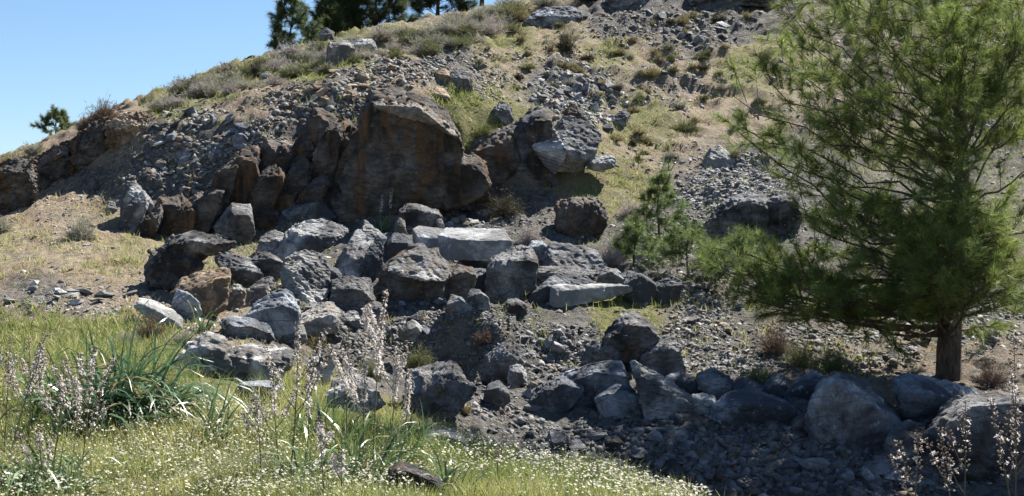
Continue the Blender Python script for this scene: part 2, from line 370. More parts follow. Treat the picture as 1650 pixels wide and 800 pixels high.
def ground_material():
    m, nt, b = mat_new('hillside_earth')
    geo = N(nt, 'ShaderNodeNewGeometry'); P = geo.outputs['Position']
    at = N(nt, 'ShaderNodeAttribute', attribute_name='tone')
    sep = N(nt, 'ShaderNodeSeparateColor'); nt.links.new(at.outputs['Color'], sep.inputs[0])
    n1 = noise_node(nt, P, 1.1, 6, .65); n2 = noise_node(nt, P, 6., 7, .7); n3 = noise_node(nt, P, 28., 6, .7)
    soil = mix(nt, ramp(nt, n2, [(.35, 0.), (.65, 1.)]), (.18, .14, .095), (.37, .30, .215))
    soil = mix(nt, ramp(nt, n1, [(.45, 0.), (.68, .8)]), soil, (.25, .17, .105))
    soil = mix(nt, ramp(nt, n3, [(.5, 0.), (.72, .8)]), soil, (.33, .30, .25))
    vo = N(nt, 'ShaderNodeTexVoronoi'); vo.inputs['Scale'].default_value = 11.; vo.inputs['Randomness'].default_value = 1.
    nt.links.new(P, vo.inputs['Vector'])
    vsep = N(nt, 'ShaderNodeSeparateColor'); nt.links.new(vo.outputs['Color'], vsep.inputs[0])
    rubble = mix(nt, vsep.outputs[0], (.06, .06, .06), (.19, .182, .17))
    rubble = mix(nt, ramp(nt, n3, [(.35, .7), (.6, 0.)]), rubble, (.13, .11, .085))
    grass = mix(nt, ramp(nt, n2, [(.35, 0.), (.65, 1.)]), (.085, .088, .034), (.23, .22, .09))
    dry = mix(nt, ramp(nt, n2, [(.35, 0.), (.65, 1.)]), (.22, .195, .10), (.37, .33, .18))
    def fac(sock, lo=.28, hi=.52):
        a = N(nt, 'ShaderNodeMath', operation='MULTIPLY_ADD')
        nt.links.new(n2, a.inputs[0]); a.inputs[1].default_value = .9; nt.links.new(sock, a.inputs[2])
        s = N(nt, 'ShaderNodeMath', operation='SUBTRACT'); nt.links.new(a.outputs[0], s.inputs[0]); s.inputs[1].default_value = .45
        return ramp(nt, s.outputs[0], [(lo, 0.), (hi, 1.)])
    col = mix(nt, fac(sep.outputs[2]), soil, rubble)
    a4 = N(nt, 'ShaderNodeMath', operation='SUBTRACT'); a4.inputs[0].default_value = 1.
    s1 = N(nt, 'ShaderNodeMath', operation='ADD'); nt.links.new(sep.outputs[0], s1.inputs[0]); nt.links.new(sep.outputs[1], s1.inputs[1])
    s2 = N(nt, 'ShaderNodeMath', operation='ADD'); nt.links.new(s1.outputs[0], s2.inputs[0]); nt.links.new(sep.outputs[2], s2.inputs[1])
    nt.links.new(s2.outputs[0], a4.inputs[1])
    col = mix(nt, fac(a4.outputs[0]), col, dry)
    col = mix(nt, fac(sep.outputs[0]), col, grass)
    nt.links.new(col, b.inputs['Base Color'])
    b.inputs['Roughness'].default_value = .95; b.inputs['Specular IOR Level'].default_value = .15
    h = N(nt, 'ShaderNodeMath', operation='MULTIPLY_ADD'); nt.links.new(n3, h.inputs[0]); h.inputs[1].default_value = .5; nt.links.new(n2, h.inputs[2])
    h2 = N(nt, 'ShaderNodeMath', operation='MULTIPLY_ADD'); nt.links.new(vsep.outputs[1], h2.inputs[0]); h2.inputs[1].default_value = .25; nt.links.new(h.outputs[0], h2.inputs[2])
    bp = N(nt, 'ShaderNodeBump'); bp.inputs['Strength'].default_value = 1.; bp.inputs['Distance'].default_value = .11
    nt.links.new(h2.outputs[0], bp.inputs['Height']); nt.links.new(bp.outputs[0], b.inputs['Normal'])
    return m

def build_ground():
    n, k = GX.shape
    v = np.stack([XW.ravel(), GD.ravel(), ZT.ravel()], 1)
    idx = np.arange(n * k).reshape(n, k)
    f = np.stack([idx[:-1, :-1].ravel(), idx[1:, :-1].ravel(), idx[1:, 1:].ravel(), idx[:-1, 1:].ravel()], 1)
    z = ZN.reshape(-1, 4)
    # ground behind the eye and out to the horizon
    ex = np.array([[-1500, -1500, -9.3], [1500, -1500, -9.3], [1500, 1500, -9.3], [-1500, 1500, -9.3],
                   [-60, -60, .05], [60, -60, .05], [60, .9, .05], [-60, .9, .05]])
    b0 = len(v)
    v = np.concatenate([v, ex]); f = np.concatenate([f, [[b0, b0+1, b0+2, b0+3], [b0+4, b0+5, b0+6, b0+7]]])
    cols = np.concatenate([z[:, :3], np.tile([[.4, .2, .1]], (8, 1))])
    # tone = (grass, soil, rubble); the remainder is dry grass
    me = new_mesh('ground', v, f, ground_material(), cols, smooth=True)
    tag(link('ground', me), kind='structure')
build_ground()

# ------------------------------------------------------------------ rocks
def chip(pts, n, seed, lo=.86, hi=.98):
    """convex hull of points, then n random planes knock its corners off"""
    rg = random.Random(seed)
    bm = bmesh.new()
    for p in pts: bm.verts.new(p)
    r = bmesh.ops.convex_hull(bm, input=bm.verts)
    junk = [g for g in set(r['geom_interior'] + r['geom_unused']) if isinstance(g, bmesh.types.BMVert)]
    bmesh.ops.delete(bm, geom=junk, context='VERTS')
    for _ in range(n):
        co = np.array([v.co[:] for v in bm.verts]); c = co.mean(0)
        d = np.array([rg.gauss(0, 1), rg.gauss(0, 1), rg.gauss(0, 1)]); d /= np.linalg.norm(d)
        s = ((co - c) @ d).max() * rg.uniform(lo, hi)
        bmesh.ops.bisect_plane(bm, geom=bm.verts[:] + bm.edges[:] + bm.faces[:], plane_co=c + d * s, plane_no=d, clear_outer=True)
        for v in [v for v in bm.verts if not v.link_edges]: bm.verts.remove(v)
        bmesh.ops.delete(bm, geom=bm.edges[:], context='EDGES_FACES')
        r = bmesh.ops.convex_hull(bm, input=bm.verts)
        junk = [g for g in set(r['geom_interior'] + r['geom_unused']) if isinstance(g, bmesh.types.BMVert) and g.is_valid]
        bmesh.ops.delete(bm, geom=junk, context='VERTS')
    me = bpy.data.meshes.new('tmp'); bm.to_mesh(me); bm.free()
    v = np.array([x.co[:] for x in me.vertices]); f = [list(p.vertices) for p in me.polygons]
    bpy.data.meshes.remove(me)
    return v, f

ROCKS = []; OUT = []
SEED = [100]
def build_rock(name, hulls, mat, loc, rough=1., strata=0., chips=12, res=54, sdir=(.35, .25, 1.)):
    """hulls: lists of world points; voxel-joined, then weathered"""
    SEED[0] += 1
    vs, fs, o = [], [], 0
    for i, h in enumerate(hulls):
        v, f = chip(h, chips, SEED[0] * 31 + i)
        vs.append(v); fs += [[a + o for a in q] for q in f]; o += len(v)
    v = np.concatenate(vs) - loc
    me = bpy.data.meshes.new(name); me.from_pydata(v.tolist(), [], fs); me.update()
    ob = bpy.data.objects.new(name, me); C.objects.link(ob)
    ext = np.sort(v.max(0) - v.min(0)); size = float((ext[1] + ext[2]) / 2)
    md = ob.modifiers.new('weather', 'REMESH'); md.mode = 'VOXEL'; md.voxel_size = max(.010, size / res)
    dg = bpy.context.evaluated_depsgraph_get()
    m2 = bpy.data.meshes.new_from_object(ob.evaluated_get(dg))
    ob.modifiers.clear(); ob.data = m2; bpy.data.meshes.remove(me); m2.name = name
    n = len(m2.vertices)
    co = np.empty(n * 3, np.float32); m2.vertices.foreach_get('co', co); co = co.reshape(-1, 3).astype(float)
    no = np.empty(n * 3, np.float32); m2.vertices.foreach_get('normal', no); no = no.reshape(-1, 3)
    q = co + SEED[0] * 3.7
    s = min(size, 1.6)
    sq = (q @ np.linalg.qr(np.random.default_rng(SEED[0]).normal(size=(3, 3)))[0]) * [1, 1, 1.7]
    crk = fbm(sq * (3.2 / s), 3, SEED[0] + 5, .5)
    step = np.floor(fbm(q * (2.4 / s), 2, SEED[0] + 3) * 7) / 7
    d = fbm(q * (1.7 / s), 3, SEED[0]) * .06 * s + step * .05 * s + (np.minimum(np.abs(crk) * 5, 1) - 1) * .035 * s + fbm(sq * (8. / s), 3, SEED[0] + 7, .6) * .03 * s + fbm(q * (24 / s), 2, SEED[0] + 9, .6) * .014 * s
    d *= rough * .68
    if strata:
        sd = np.array(sdir) / np.linalg.norm(sdir)
        t = (co @ sd) * (9. / s) + fbm(q * (2.2 / s), 2, 3) * 1.4
        saw = t - np.floor(t)
        d -= strata * s * .075 * (1 - saw ** 3) * (.5 + .5 * noise3(np.stack([np.floor(t), q[:, 0] * 2 / s, q[:, 1] * 2 / s], 1), 8))
    co += no * d[:, None]
    m2.vertices.foreach_set('co', co.astype(np.float32).ravel())
    m2.polygons.foreach_set('use_smooth', np.ones(len(m2.polygons), dtype=bool))
    m2.materials.clear(); m2.materials.append(R[mat]); m2.update()
    ob.location = loc
    return ob

def H(top, ridge, bot, back=.75, kt=.40, kr=-.22, kb=-.05):
    """one hull: top outline lies behind, the ridge (upper front edge) stands forward, the bottom between"""
    allp = [p[:2] for p in top + ridge + bot]
    w = max(p[0] for p in allp) - min(p[0] for p in allp); h = max(p[1] for p in allp) - min(p[1] for p in allp)
    s = min(w, 1.5 * h)
    out = []
    for lst, k in ((top, kt), (ridge, kr), (bot, kb)):
        for p in lst:
            out.append((p[0], p[1], p[2] if len(p) > 2 else k * s))
    cx = sum(p[0] for p in allp) / len(allp); cy = sum(p[1] for p in allp) / len(allp)
    for p in top + bot:
        out.append((cx + (p[0] - cx) * .82, cy + (p[1] - cy) * .86 + .04 * h, back * s))
    return out

def rock(label, mat, hulls, D=None, off=.12, name='boulder', cat='boulder', group=None, lean=0., grow=1.13, **kw):
    if isinstance(hulls[0][0], (int, float)): hulls = [hulls]
    pts = [p for h in hulls for p in h]
    if D is None:
        ymax = max(p[1] for p in pts if p[2] < 30); xm = [p[0] for p in pts if p[1] > ymax - 6 and p[2] < 30]
        D = float(hit([sum(xm) / len(xm)], [ymax])[0]) + off
    ymax = max(p[1] for p in pts if p[2] < 30); ymin = min(p[1] for p in pts)
    low = [p for p in pts if p[1] > ymax - .3 * (ymax - ymin) and p[2] < 30]
    hb = hit([p[0] for p in low], [p[1] for p in low]); hb = hb[~np.isnan(hb)]
    if len(hb): D = min(D, float(np.median(hb)) + (ymax - ymin) / F * D * (.03 if name == 'cliff_rock' else .25) + .05)
    if lean: hulls = [[(x, y, dz + lean * ((ymin + ymax) / 2 - y)) for x, y, dz in h] for h in hulls]
    if grow != 1.:
        cx = sum(p[0] for p in pts) / len(pts); cy = sum(p[1] for p in pts) / len(pts)
        hulls = [[(cx + (x - cx) * grow, cy + (y - cy) * grow, dz) for x, y, dz in h] for h in hulls]
    k = D / F
    wh = [[W(x, y, D) + np.array([0, dz * k, 0]) + np.array([(x - 825) / F * dz * k, 0, (400 - y) / F * dz * k]) for x, y, dz in h] for h in hulls]
    OUT.append((min(p[0] for p in pts), ymin, max(p[0] for p in pts), ymax))
    ap = np.array([p for h in wh for p in h])
    loc = np.array([(ap[:, 0].min() + ap[:, 0].max()) / 2, D, ap[:, 2].min()])
    ob = build_rock(name, wh, mat, loc, **kw)
    tag(ob, label, cat, group)
    ROCKS.append(ob)
    return ob

# -- the quarried cliff
G = 'rocks of the stained quarry cliff'
rock('huge brown stained cliff rock with a pale sunlit crest, largest of all', 'brown', [
  H([(592,162),(602,150),(634,147)], [(606,176,-34),(628,176,-40),(640,200,-38)], [(642,262,-20),(612,268,-24),(588,240,-20),(586,196,-22)], back=.9, kt=.12),
  H([(630,148),(654,155),(690,166),(717,187)], [(626,176,-42),(672,176,-44),(696,191,-40),(736,220,-26)], [(744,242,-16),(730,262,-18),(680,272,-24),(634,262,-26)], back=.8, kt=.12),
  H([(640,252),(700,246),(752,244),(772,258)], [(640,268,-30),(690,268,-30),(745,262,-18)], [(780,290,-2),(752,318,-4),(735,318,-8),(690,338,-8),(640,350,-10),(628,300,-20)], back=.9, kt=.1),
  H([(582,237,-16),(600,246,-24),(640,250,-20)], [(566,256,-24),(590,286,-40),(634,280,-30)], [(650,345,-16),(602,352,-24),(556,357,-20),(524,328,-8),(553,288,-14)], back=.7)],
  D=23.4, name='cliff_rock', cat='cliff rock', group=G, chips=9, res=84, rough=1.15, strata=.3, sdir=(.9,.2,.35))
def crest(parent, pts, D, mat, label, **kw):  # paler slab added over a rock's top, its colour standing in for sunlight
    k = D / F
    o = build_rock('sunlit_crest', [[W(x, y, D + dz * k) for x, y, dz in pts]], mat, np.array(parent.location), **kw)
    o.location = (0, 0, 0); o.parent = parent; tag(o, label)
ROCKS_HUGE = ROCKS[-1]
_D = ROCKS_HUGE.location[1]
crest(ROCKS_HUGE, [(589,158,4),(601,145,10),(637,143,12),(656,150,12),(692,161,10),(719,183,6),(744,226,-14),(604,172,-42),(624,172,-50),(672,173,-52),(698,190,-48),(738,224,-34),(600,165,30),(640,160,40),(700,182,30)], _D, 'lit_crest', 'crest of the stained rock, sunlight put into its paler colour', chips=8, res=60, rough=1.)
rock('tall brown cliff slab tapering to a grey shoulder beside the huge stained rock', 'brown', H([(510,181),(526,181),(541,201)], [(512,195,-20),(559,222,-28),(564,246,-26)],
  [(549,284,-18),(531,314,-12),(512,314,-8),(498,257,-4),(486,220,4)], back=.8), D=24.0, name='cliff_rock', cat='cliff rock', group=G, grow=1.2, strata=.4, rough=.7, sdir=(1,.2,.3))
rock('dark upright cliff slab with a white tip between two rusty slabs', 'brown', H([(420,237),(432,227),(450,236)], [(432,240,-14),(448,250,-16)], [(462,275,-8),(462,314,-4),(418,318,-4),(416,262,0)]), D=23.9,
  name='cliff_rock', cat='cliff rock', group=G, grow=1.2, strata=.3, rough=.7, sdir=(1,.2,.2))
rock('rusty slanting cliff slab leaning over the smooth bluish rock', 'rust', H([(367,264),(395,241),(411,243)], [(380,262,-24),(407,267,-22)], [(417,314,-14),(402,338,-12),(345,372,-12),(336,362,-4),(347,305,-6),(358,282,-4)]), D=23.5,
  name='cliff_rock', cat='cliff rock', group=G, grow=1.2, strata=.4, rough=.7, sdir=(1,.2,.5))
rock('grey brown cliff block with an orange broken side, against the tall slab', 'brown', H([(470,274),(487,258),(508,264)], [(484,272,-14),(504,280,-16)], [(513,306,-8),(495,316,-6),(474,304,-4)]), D=23.6, name='cliff_rock', cat='cliff rock', group=G, grow=1.2)
rock('orange broken cliff block low in the shaded hollow', 'rust', H([(430,310),(450,299),(464,306),(494,311)], [(450,312,-12),(476,318,-14)], [(474,328,-8),(449,350,-8),(426,335,-2)]), D=23.35, name='cliff_rock', cat='cliff rock', group=G, grow=1.2)
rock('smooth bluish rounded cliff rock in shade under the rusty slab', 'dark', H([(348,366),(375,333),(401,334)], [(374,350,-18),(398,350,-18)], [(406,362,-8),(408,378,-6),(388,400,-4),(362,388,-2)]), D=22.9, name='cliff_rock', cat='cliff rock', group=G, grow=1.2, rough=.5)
rock('small round brown rock at the foot of the cliff hollow', 'rust', H([(402,348),(424,329),(446,345)], [(420,342,-12),(440,352,-12)], [(443,368,-4),(420,376,-4),(404,368,0)]), D=23.0, name='cliff_rock', cat='cliff rock', group=G, grow=1.2, rough=.6)
rock('sloping blue grey cliff rock below the orange block', 'blue', H([(447,343),(475,325),(505,313),(518,326)], [(478,338,-14),(510,330,-16)], [(538,352,-4),(520,362,-4),(460,362,-4)]), D=23.0, name='cliff_rock', cat='cliff rock', group=G, grow=1.2)
rock('rounded grey cliff rock at the end of the quarry face beside the bare slope', 'grey', H([(207,299),(220,297),(236,320)], [(212,312,-14),(232,330,-18),(247,338,-14)], [(250,366,-8),(257,385,-4),(207,368,-4),(196,342,0)]), D=24.0, name='cliff_rock', cat='cliff rock', group=G, grow=1.2)
rock('brown wedge of cliff rock pointing down in a cleft', 'brown', H([(250,336),(258,321),(283,321),(293,340)], [(262,332,-14),(284,336,-16)], [(280,376,-8),(260,388,-4),(246,348,0)]), D=23.8, name='cliff_rock', cat='cliff rock', group=G, grow=1.2)
rock('brown cliff slab with bedding cracks over the ledge boulder', 'brown', H([(300,328),(321,311),(335,314)], [(316,326,-14),(335,332,-14)], [(336,345,-8),(318,380,-6),(275,385,-4),(290,345,0)]), D=23.7, name='cliff_rock', cat='cliff rock', group=G, grow=1.2, strata=.4, sdir=(1,.2,.6))
rock('narrow pale brown splinter standing against the rusty slab', 'tan', H([(326,316),(337,310)], [(330,330,-6),(339,330,-5)], [(337,360,-2),(326,378,-2),(318,372,0)]), D=23.5, name='cliff_rock', cat='cliff rock', group=G, grow=1.2)
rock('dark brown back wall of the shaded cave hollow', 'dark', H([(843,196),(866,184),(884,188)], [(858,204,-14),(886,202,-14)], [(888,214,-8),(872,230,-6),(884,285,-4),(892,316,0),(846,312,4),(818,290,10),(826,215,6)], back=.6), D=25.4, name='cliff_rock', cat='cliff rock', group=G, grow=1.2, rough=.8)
rock('shaded brown rock closing the hollow beside the huge stained rock', 'brown', H([(744,236),(768,228),(800,215),(828,205)], [(770,245,-8),(810,232,-10)], [(832,260,0),(820,292,4),(770,290,4),(748,268,0)], back=.7), D=25.0, name='cliff_rock', cat='cliff rock', group=G, grow=1.2)
rock('dark vertical layered outcrop jutting from the scree below the pale block', 'dark', [
  H([(1150,344),(1166,330),(1182,314)], [(1160,350,-16),(1190,330,-20)], [(1198,385,-14),(1182,406,-12),(1146,396,-6),(1136,374,0)]),
  H([(1180,316),(1200,310),(1214,316)], [(1184,328,-10),(1214,326,-12)], [(1218,390,-6),(1196,404,-6),(1180,396,-4)]),
  H([(1206,316),(1222,309),(1236,320)], [(1210,328,-22),(1234,332,-22)], [(1238,386,-14),(1212,398,-12)]),
  H([(1228,322),(1242,312),(1258,316)], [(1232,328,-8),(1256,328,-10)], [(1258,386,-4),(1230,390,-4)]),
  H([(1248,316),(1264,310),(1282,314)], [(1252,326,-20),(1282,326,-20)], [(1286,356,-12),(1268,388,-8),(1248,384,-6)])],
  D=23.6, name='rock_outcrop', cat='outcrop', strata=.2, sdir=(1,.1,.05), rough=.9, chips=3, res=80, grow=1.1)
for lab, m, h in [
  ('dark broken rock ledge at the edge of the photo below the bluff skyline', 'brown', H([(-20,272),(20,264),(52,262)], [(-15,284,-14),(40,278,-18)], [(60,318,-6),(20,346,-4),(-20,350,0)])),
  ('dark broken ledge under the young pine of the bluff', 'brown', H([(44,262),(80,240),(112,232)], [(50,276,-12),(104,252,-14)], [(118,292,-4),(70,316,-4),(46,318,0)])),
  ('earthy brown ledge under the dead brown tangle', 'brown', H([(112,228),(140,208),(172,196)], [(118,244,-10),(168,214,-14)], [(176,262,-4),(130,290,-4),(112,284,0)])),
  ('rubbly brown ledge below the thin standing stone', 'tan', H([(172,200),(200,188),(236,184)], [(180,212,-8),(230,200,-10)], [(238,226,-4),(205,240,-4),(176,236,0)]))]:
    rock(lab, m, h, name='rock_ledge', cat='rock ledge', rough=1.7, strata=.9, sdir=(.1, .1, 1), res=70, grow=1.22, off=.5)
_rc = random.Random(5)
for (x, yt, yb, w, m, D_) in [(214,300,372,40,'grey',24.3),(240,318,380,36,'brown',24.3),(272,300,376,44,'brown',24.2),(296,322,384,40,'rust',24.0),(330,290,384,40,'brown',24.1),(352,262,372,44,'brown',24.2),(388,236,340,40,'rust',24.3),
   (425,262,360,50,'brown',24.2),(446,240,330,36,'brown',24.4),(474,240,340,48,'brown',24.3),(500,290,352,44,'brown',24.1),(520,200,330,50,'brown',24.6),(560,215,345,50,'brown',24.5),(486,205,290,34,'rust',24.7),
   (745,255,335,50,'brown',24.3),(775,262,335,46,'rust',24.9)]:
    t = _rc.uniform(-10, 10); k_ = .32 if x < 600 else 0.; yt += _rc.uniform(-12, 14)
    rock('brown slab of the quarry cliff wedged between bigger slabs', m, H([(x - w*.3 + t + k_*(yb-yt)*.5, yt + 10), (x + w*.1 + t + k_*(yb-yt)*.5, yt), (x + w*.35 + t + k_*(yb-yt)*.5, yt + 14)], [(x - w*.4 + k_*(yb-yt)*.4, yt + 26, -10), (x + w*.3 + k_*(yb-yt)*.4, yt + 20, -14)],
       [(x + w*.5, (yt + yb)/2, -6), (x + w*.4 - k_*(yb-yt)*.35, yb, -4), (x - w*.45 - k_*(yb-yt)*.35, yb + 4, -3), (x - w*.5, (yt + yb)/2 + 8, 0)]), D=D_, name='cliff_rock', cat='cliff rock', group='slabs wedged in the quarry cliff', strata=.35, sdir=(1, .2, .3), res=44)
# -- fallen boulders
rock('dark ledge boulder overhanging the tan rock at the end of the pile', 'dark', [
  H([(262,388),(280,378),(320,376),(350,379),(372,383)], [(272,394,-24),(310,392,-34),(345,394,-28),(373,392,-8)], [(374,402,-4),(362,408,-6),(330,413,-26),(270,413,-30),(250,404,-10)]),
  H([(243,398),(262,405),(330,411)], [(255,415,-22),(300,414,-36),(325,428,-30)], [(326,440,-24),(298,461,-30),(245,460,-10),(234,448,0)])], D=17.5, strata=.5, rough=1.2, res=64)
rock('tan orange rock under the dark ledge boulder', 'tan', H([(300,452),(325,440),(350,434),(371,436)], [(312,464,-26),(345,452,-20),(371,448,-10)], [(370,472,-8),(356,502,-14),(330,508,-22),(285,506,-16),(278,472,-4)]), D=17.3, rough=1.2, lean=0.5)
rock('small white faced rock standing beside the tan rock', 'pale', H([(376,461),(384,459)], [(367,477,-6),(384,466,-8),(397,472,-3)], [(390,492,-4),(382,503,-8),(366,503,-6)]), D=16.9, lean=0.5)
rock('pale upright rock between the tan rock and the pitted boulder', 'pale', H([(421,450),(438,446),(441,454)], [(400,470,-10),(428,462,-12)], [(430,480,-8),(412,494,-8),(396,502,-4)]), D=17.1, lean=0.5)
rock('dark wedge rock with a crumbly top lodged behind the tan rock', 'grey', H([(352,416),(365,406),(397,420),(417,426)], [(352,426,-14),(385,434,-20),(420,440,-12)], [(422,448,-4),(399,465,-4),(371,455,-4)], kb=-.02), D=18.3, rough=1.3)
rock('ribbed grey boulder with a rounded back at the top of the pile', 'grey', [
  H([(469,363),(491,356),(517,355),(540,360),(558,374)], [(474,378,-18),(505,380,-26),(548,384,-14)], [(522,398,-14),(510,412,-18),(470,420,-22),(456,410,-14),(448,425,0),(451,398,-8),(457,384,0)])], D=19.9, strata=.8, sdir=(.3,-.5,1), rough=1.1, res=62, lean=0.3)
rock('large pale pitted boulder with a scooped hollow, standing upright', 'pit', H([(459,421,16),(495,405,26),(511,411,28),(523,419,26)], [(470,440,-24),(495,432,-10),(462,456,-18),(486,478,-20)], [(528,440,14),(528,466,8),(524,486,2),(510,499,-12),(490,487,-14),(465,470,-6),(452,440,0)]), D=18.3, rough=1.1, res=62, lean=0.75)
rock('sharp triangular grey slab tipped up behind the split slabs', 'grey', H([(580,374,6),(589,357,8)], [(586,372,-8),(604,378,-4),(624,384,6)], [(618,393,2),(600,394,-4)]), D=20.0, chips=3, lean=0.6)
rock('tilted slab with a scored pale face and dark underside', 'grey', H([(576,374,14),(600,388,10)], [(557,402,-10),(568,424,-18)], [(592,420,4),(560,474,-2),(536,462,4),(540,430,2)]), D=19.4, chips=4, lean=0.7)
rock('blue grey split slab leaning beside the scored slab', 'blue', H([(592,400,4),(617,393,10)], [(578,418,-12),(600,412,-12)], [(615,428,-2),(602,456,-8),(590,466,-8),(573,448,-4)]), D=19.1)
rock('dark angular rock wedged below the small upright stone', 'blue', H([(634,377),(653,380),(666,394)], [(632,392,-12),(656,392,-14)], [(664,410,-4),(630,418,-6),(621,409,0)]), D=20.1)
rock('small upright stone leaning on the dark rimmed rock', 'pale', H([(637,358),(643,350),(651,357)], [(640,364,-6),(652,366,-7)], [(656,379,-2),(636,380,-2)]), D=20.7)
rock('dark angular rock with a bright sunlit rim, highest in the pile', 'dark', H([(646,339),(660,331),(676,331),(688,337),(704,340)], [(650,345,-14),(672,339,-16),(688,346,-16),(704,347,-12)], [(709,350,-2),(703,368,-8),(688,374,-10),(654,376,-10)]), D=21.3, chips=5)
rock('small pale stone tucked against the dark rimmed rock', 'pale', H([(704,355),(711,352)], [(706,360,-4),(715,362,-4)], [(717,372,0),(704,373,0)]), D=21.1, name='stone', cat='stone')
rock('short squared marble block lying half behind the long white block', 'marble', H([(676,366,14),(722,372,14)], [(667,371,-2),(675,383,-12),(716,386,-8)], [(716,396,-8),(680,400,-12),(667,402,-2)], back=.5), D=20.75, name='squared_block', cat='cut block', chips=1, rough=.35, lean=0.4)
rock('squared white marble block with a bright flat top and grey front', 'marble', H([(725,370,26),(807,371,26)], [(712,381,-6),(748,389,-22),(818,389,-18)], [(820,394,-14),(812,410,-18),(794,419,-20),(725,417,-16),(716,411,-6)], back=.32), D=20.3, name='squared_block', cat='cut block', chips=1, rough=.35, res=64)
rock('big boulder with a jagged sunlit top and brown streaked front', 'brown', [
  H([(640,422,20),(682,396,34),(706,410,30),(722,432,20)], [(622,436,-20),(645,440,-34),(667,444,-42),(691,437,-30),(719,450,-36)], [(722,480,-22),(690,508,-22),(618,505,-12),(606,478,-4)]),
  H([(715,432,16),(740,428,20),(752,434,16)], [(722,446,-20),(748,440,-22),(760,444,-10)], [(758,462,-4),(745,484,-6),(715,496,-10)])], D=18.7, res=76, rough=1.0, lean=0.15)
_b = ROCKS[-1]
crest(_b, [(616,434,-28),(638,416,14),(681,390,30),(710,406,26),(727,430,12),(643,446,-50),(667,451,-58),(692,443,-46),(723,457,-50),(660,425,40),(690,420,46)], _b.location[1], 'pale', 'jagged top of the boulder, sunlight put into its pale colour', chips=6, res=50)
rock('blunt boulder with a lit rim and dark streaked face under the dry bush', 'dark', H([(794,417),(815,406),(846,398),(862,412)], [(792,428,-16),(815,424,-26),(848,420,-22),(866,426,-8)], [(856,456,-8),(854,486,-8),(800,492,-10),(780,484,-2),(786,440,0)]), D=19.7, strata=.3, sdir=(1,.2,.3), lean=0.2)
rock('grey flat faced rock propped on the dark slab', 'grey', H([(886,396,20),(894,393,24),(916,396,24),(942,403,20),(958,405,16)], [(890,412,-2),(904,428,-16),(936,444,-22)], [(972,428,0),(979,438,-4),(968,454,-12),(934,447,-16),(876,432,0)]), D=20.9, chips=4, rough=.8, lean=0.45)
rock('dark slab in the gap below the grey flat faced rock', 'dark', H([(868,432),(905,430),(968,440)], [(872,440,-14),(930,446,-16)], [(966,462,-4),(920,462,-6),(872,464,-2)]), D=20.6)
rock('long squared marble shaft lying on its side with a rough top edge', 'marble', H([(905,459,8),(1015,457,60)], [(893,462,-28),(902,470,-34),(956,468,-6),(1017,463,36)], [(1017,471,36),(981,482,10),(922,493,-24),(898,495,-34),(892,490,-28)], back=.3), D=19.1, name='squared_shaft', cat='cut block', chips=1, rough=.45, res=76, lean=0.25)
rock('pale slab with a bluish end under the long marble shaft', 'blue', H([(887,448,10),(904,441,24),(920,446,26),(962,458,26)], [(858,476,-20),(882,462,-18),(894,466,-14)], [(893,488,-12),(864,500,-18),(852,486,-14)], back=.6), D=19.5, chips=3, rough=.6)
rock('rounded rock with a split pale nose beside the marble shaft', 'blue', H([(1040,462,14),(1065,454,16),(1083,447,14),(1096,454,8)], [(1060,470,-10),(1080,462,-14),(1097,460,-2)], [(1096,480,-2),(1080,493,-8),(1061,493,-10),(1044,488,0)]), rough=1.1)
rock('small angular stone beside the gap under the flat faced rock', 'grey', H([(980,434),(994,433)], [(982,438,-5),(1000,440,-5)], [(1000,448,0),(980,449,0)]), D=20.2, name='stone', cat='stone')
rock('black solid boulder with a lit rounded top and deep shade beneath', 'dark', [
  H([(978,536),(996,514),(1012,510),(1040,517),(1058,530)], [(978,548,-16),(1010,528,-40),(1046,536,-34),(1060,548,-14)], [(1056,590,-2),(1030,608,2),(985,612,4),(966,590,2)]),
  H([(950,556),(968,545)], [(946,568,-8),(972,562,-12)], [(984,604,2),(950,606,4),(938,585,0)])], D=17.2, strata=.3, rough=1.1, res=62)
rock('black layered boulder beside the arched one with scattered bright patches', 'dark', H([(1040,558),(1062,545),(1084,540),(1098,555)], [(1034,578,-14),(1066,564,-22),(1094,566,-14)], [(1104,592,-2),(1100,612,0),(1050,618,-4),(1020,604,0)]), D=16.8, strata=.8, sdir=(-.3,.3,1), rough=1.2)
G2 = 'boulder row on the shaded bank'
rock('faceted blue grey boulder at the start of the shaded row', 'blue', H([(868,630),(896,611),(915,609),(926,618)], [(876,634,-14),(905,624,-20),(934,632,-8)], [(922,650,-6),(902,673,-8),(885,675,-8),(864,666,-4),(855,650,0)]), D=14.75, group=G2, grow=1.2)
rock('block with a thin sunlit edge standing behind the round boulder', 'blue', H([(915,604),(949,590),(979,585),(998,586)], [(925,616,-12),(962,604,-20),(1002,606,-12)], [(1010,624,-4),(1001,632,-8),(962,648,-12),(952,668,-10),(915,668,-6)], kt=.12), D=15.0, group=G2, grow=1.2, chips=5, rough=.8)
rock('smooth round boulder in the shaded row beside the pointed pale one', 'blue', H([(967,632),(994,621),(1012,626)], [(976,640,-18),(1008,638,-22),(1030,646,-14)], [(1037,668,-6),(1028,681,-8),(990,682,-12),(970,674,-8),(961,646,0)]), D=14.45, group=G2, grow=1.2, rough=.5)
rock('pointed pale blue boulder leaning back in the shaded row', 'pit', H([(1019,590,4),(1027,588,6),(1044,604,8),(1082,619,14),(1102,637,12)], [(1028,606,-10),(1058,622,-18),(1094,644,-14)], [(1114,653,2),(1114,670,-2),(1074,686,-12),(1056,690,-14),(1043,672,-10),(1042,650,-6),(1034,632,-4)]), D=14.5, group=G2, grow=1.2, lean=0.3)
rock('low blue grey rock behind the pointed pale boulder', 'blue', H([(1072,608),(1098,601),(1122,612)], [(1090,614,-8),(1118,620,-8)], [(1128,640,0),(1100,645,0)]), D=15.4, group=G2, grow=1.2)
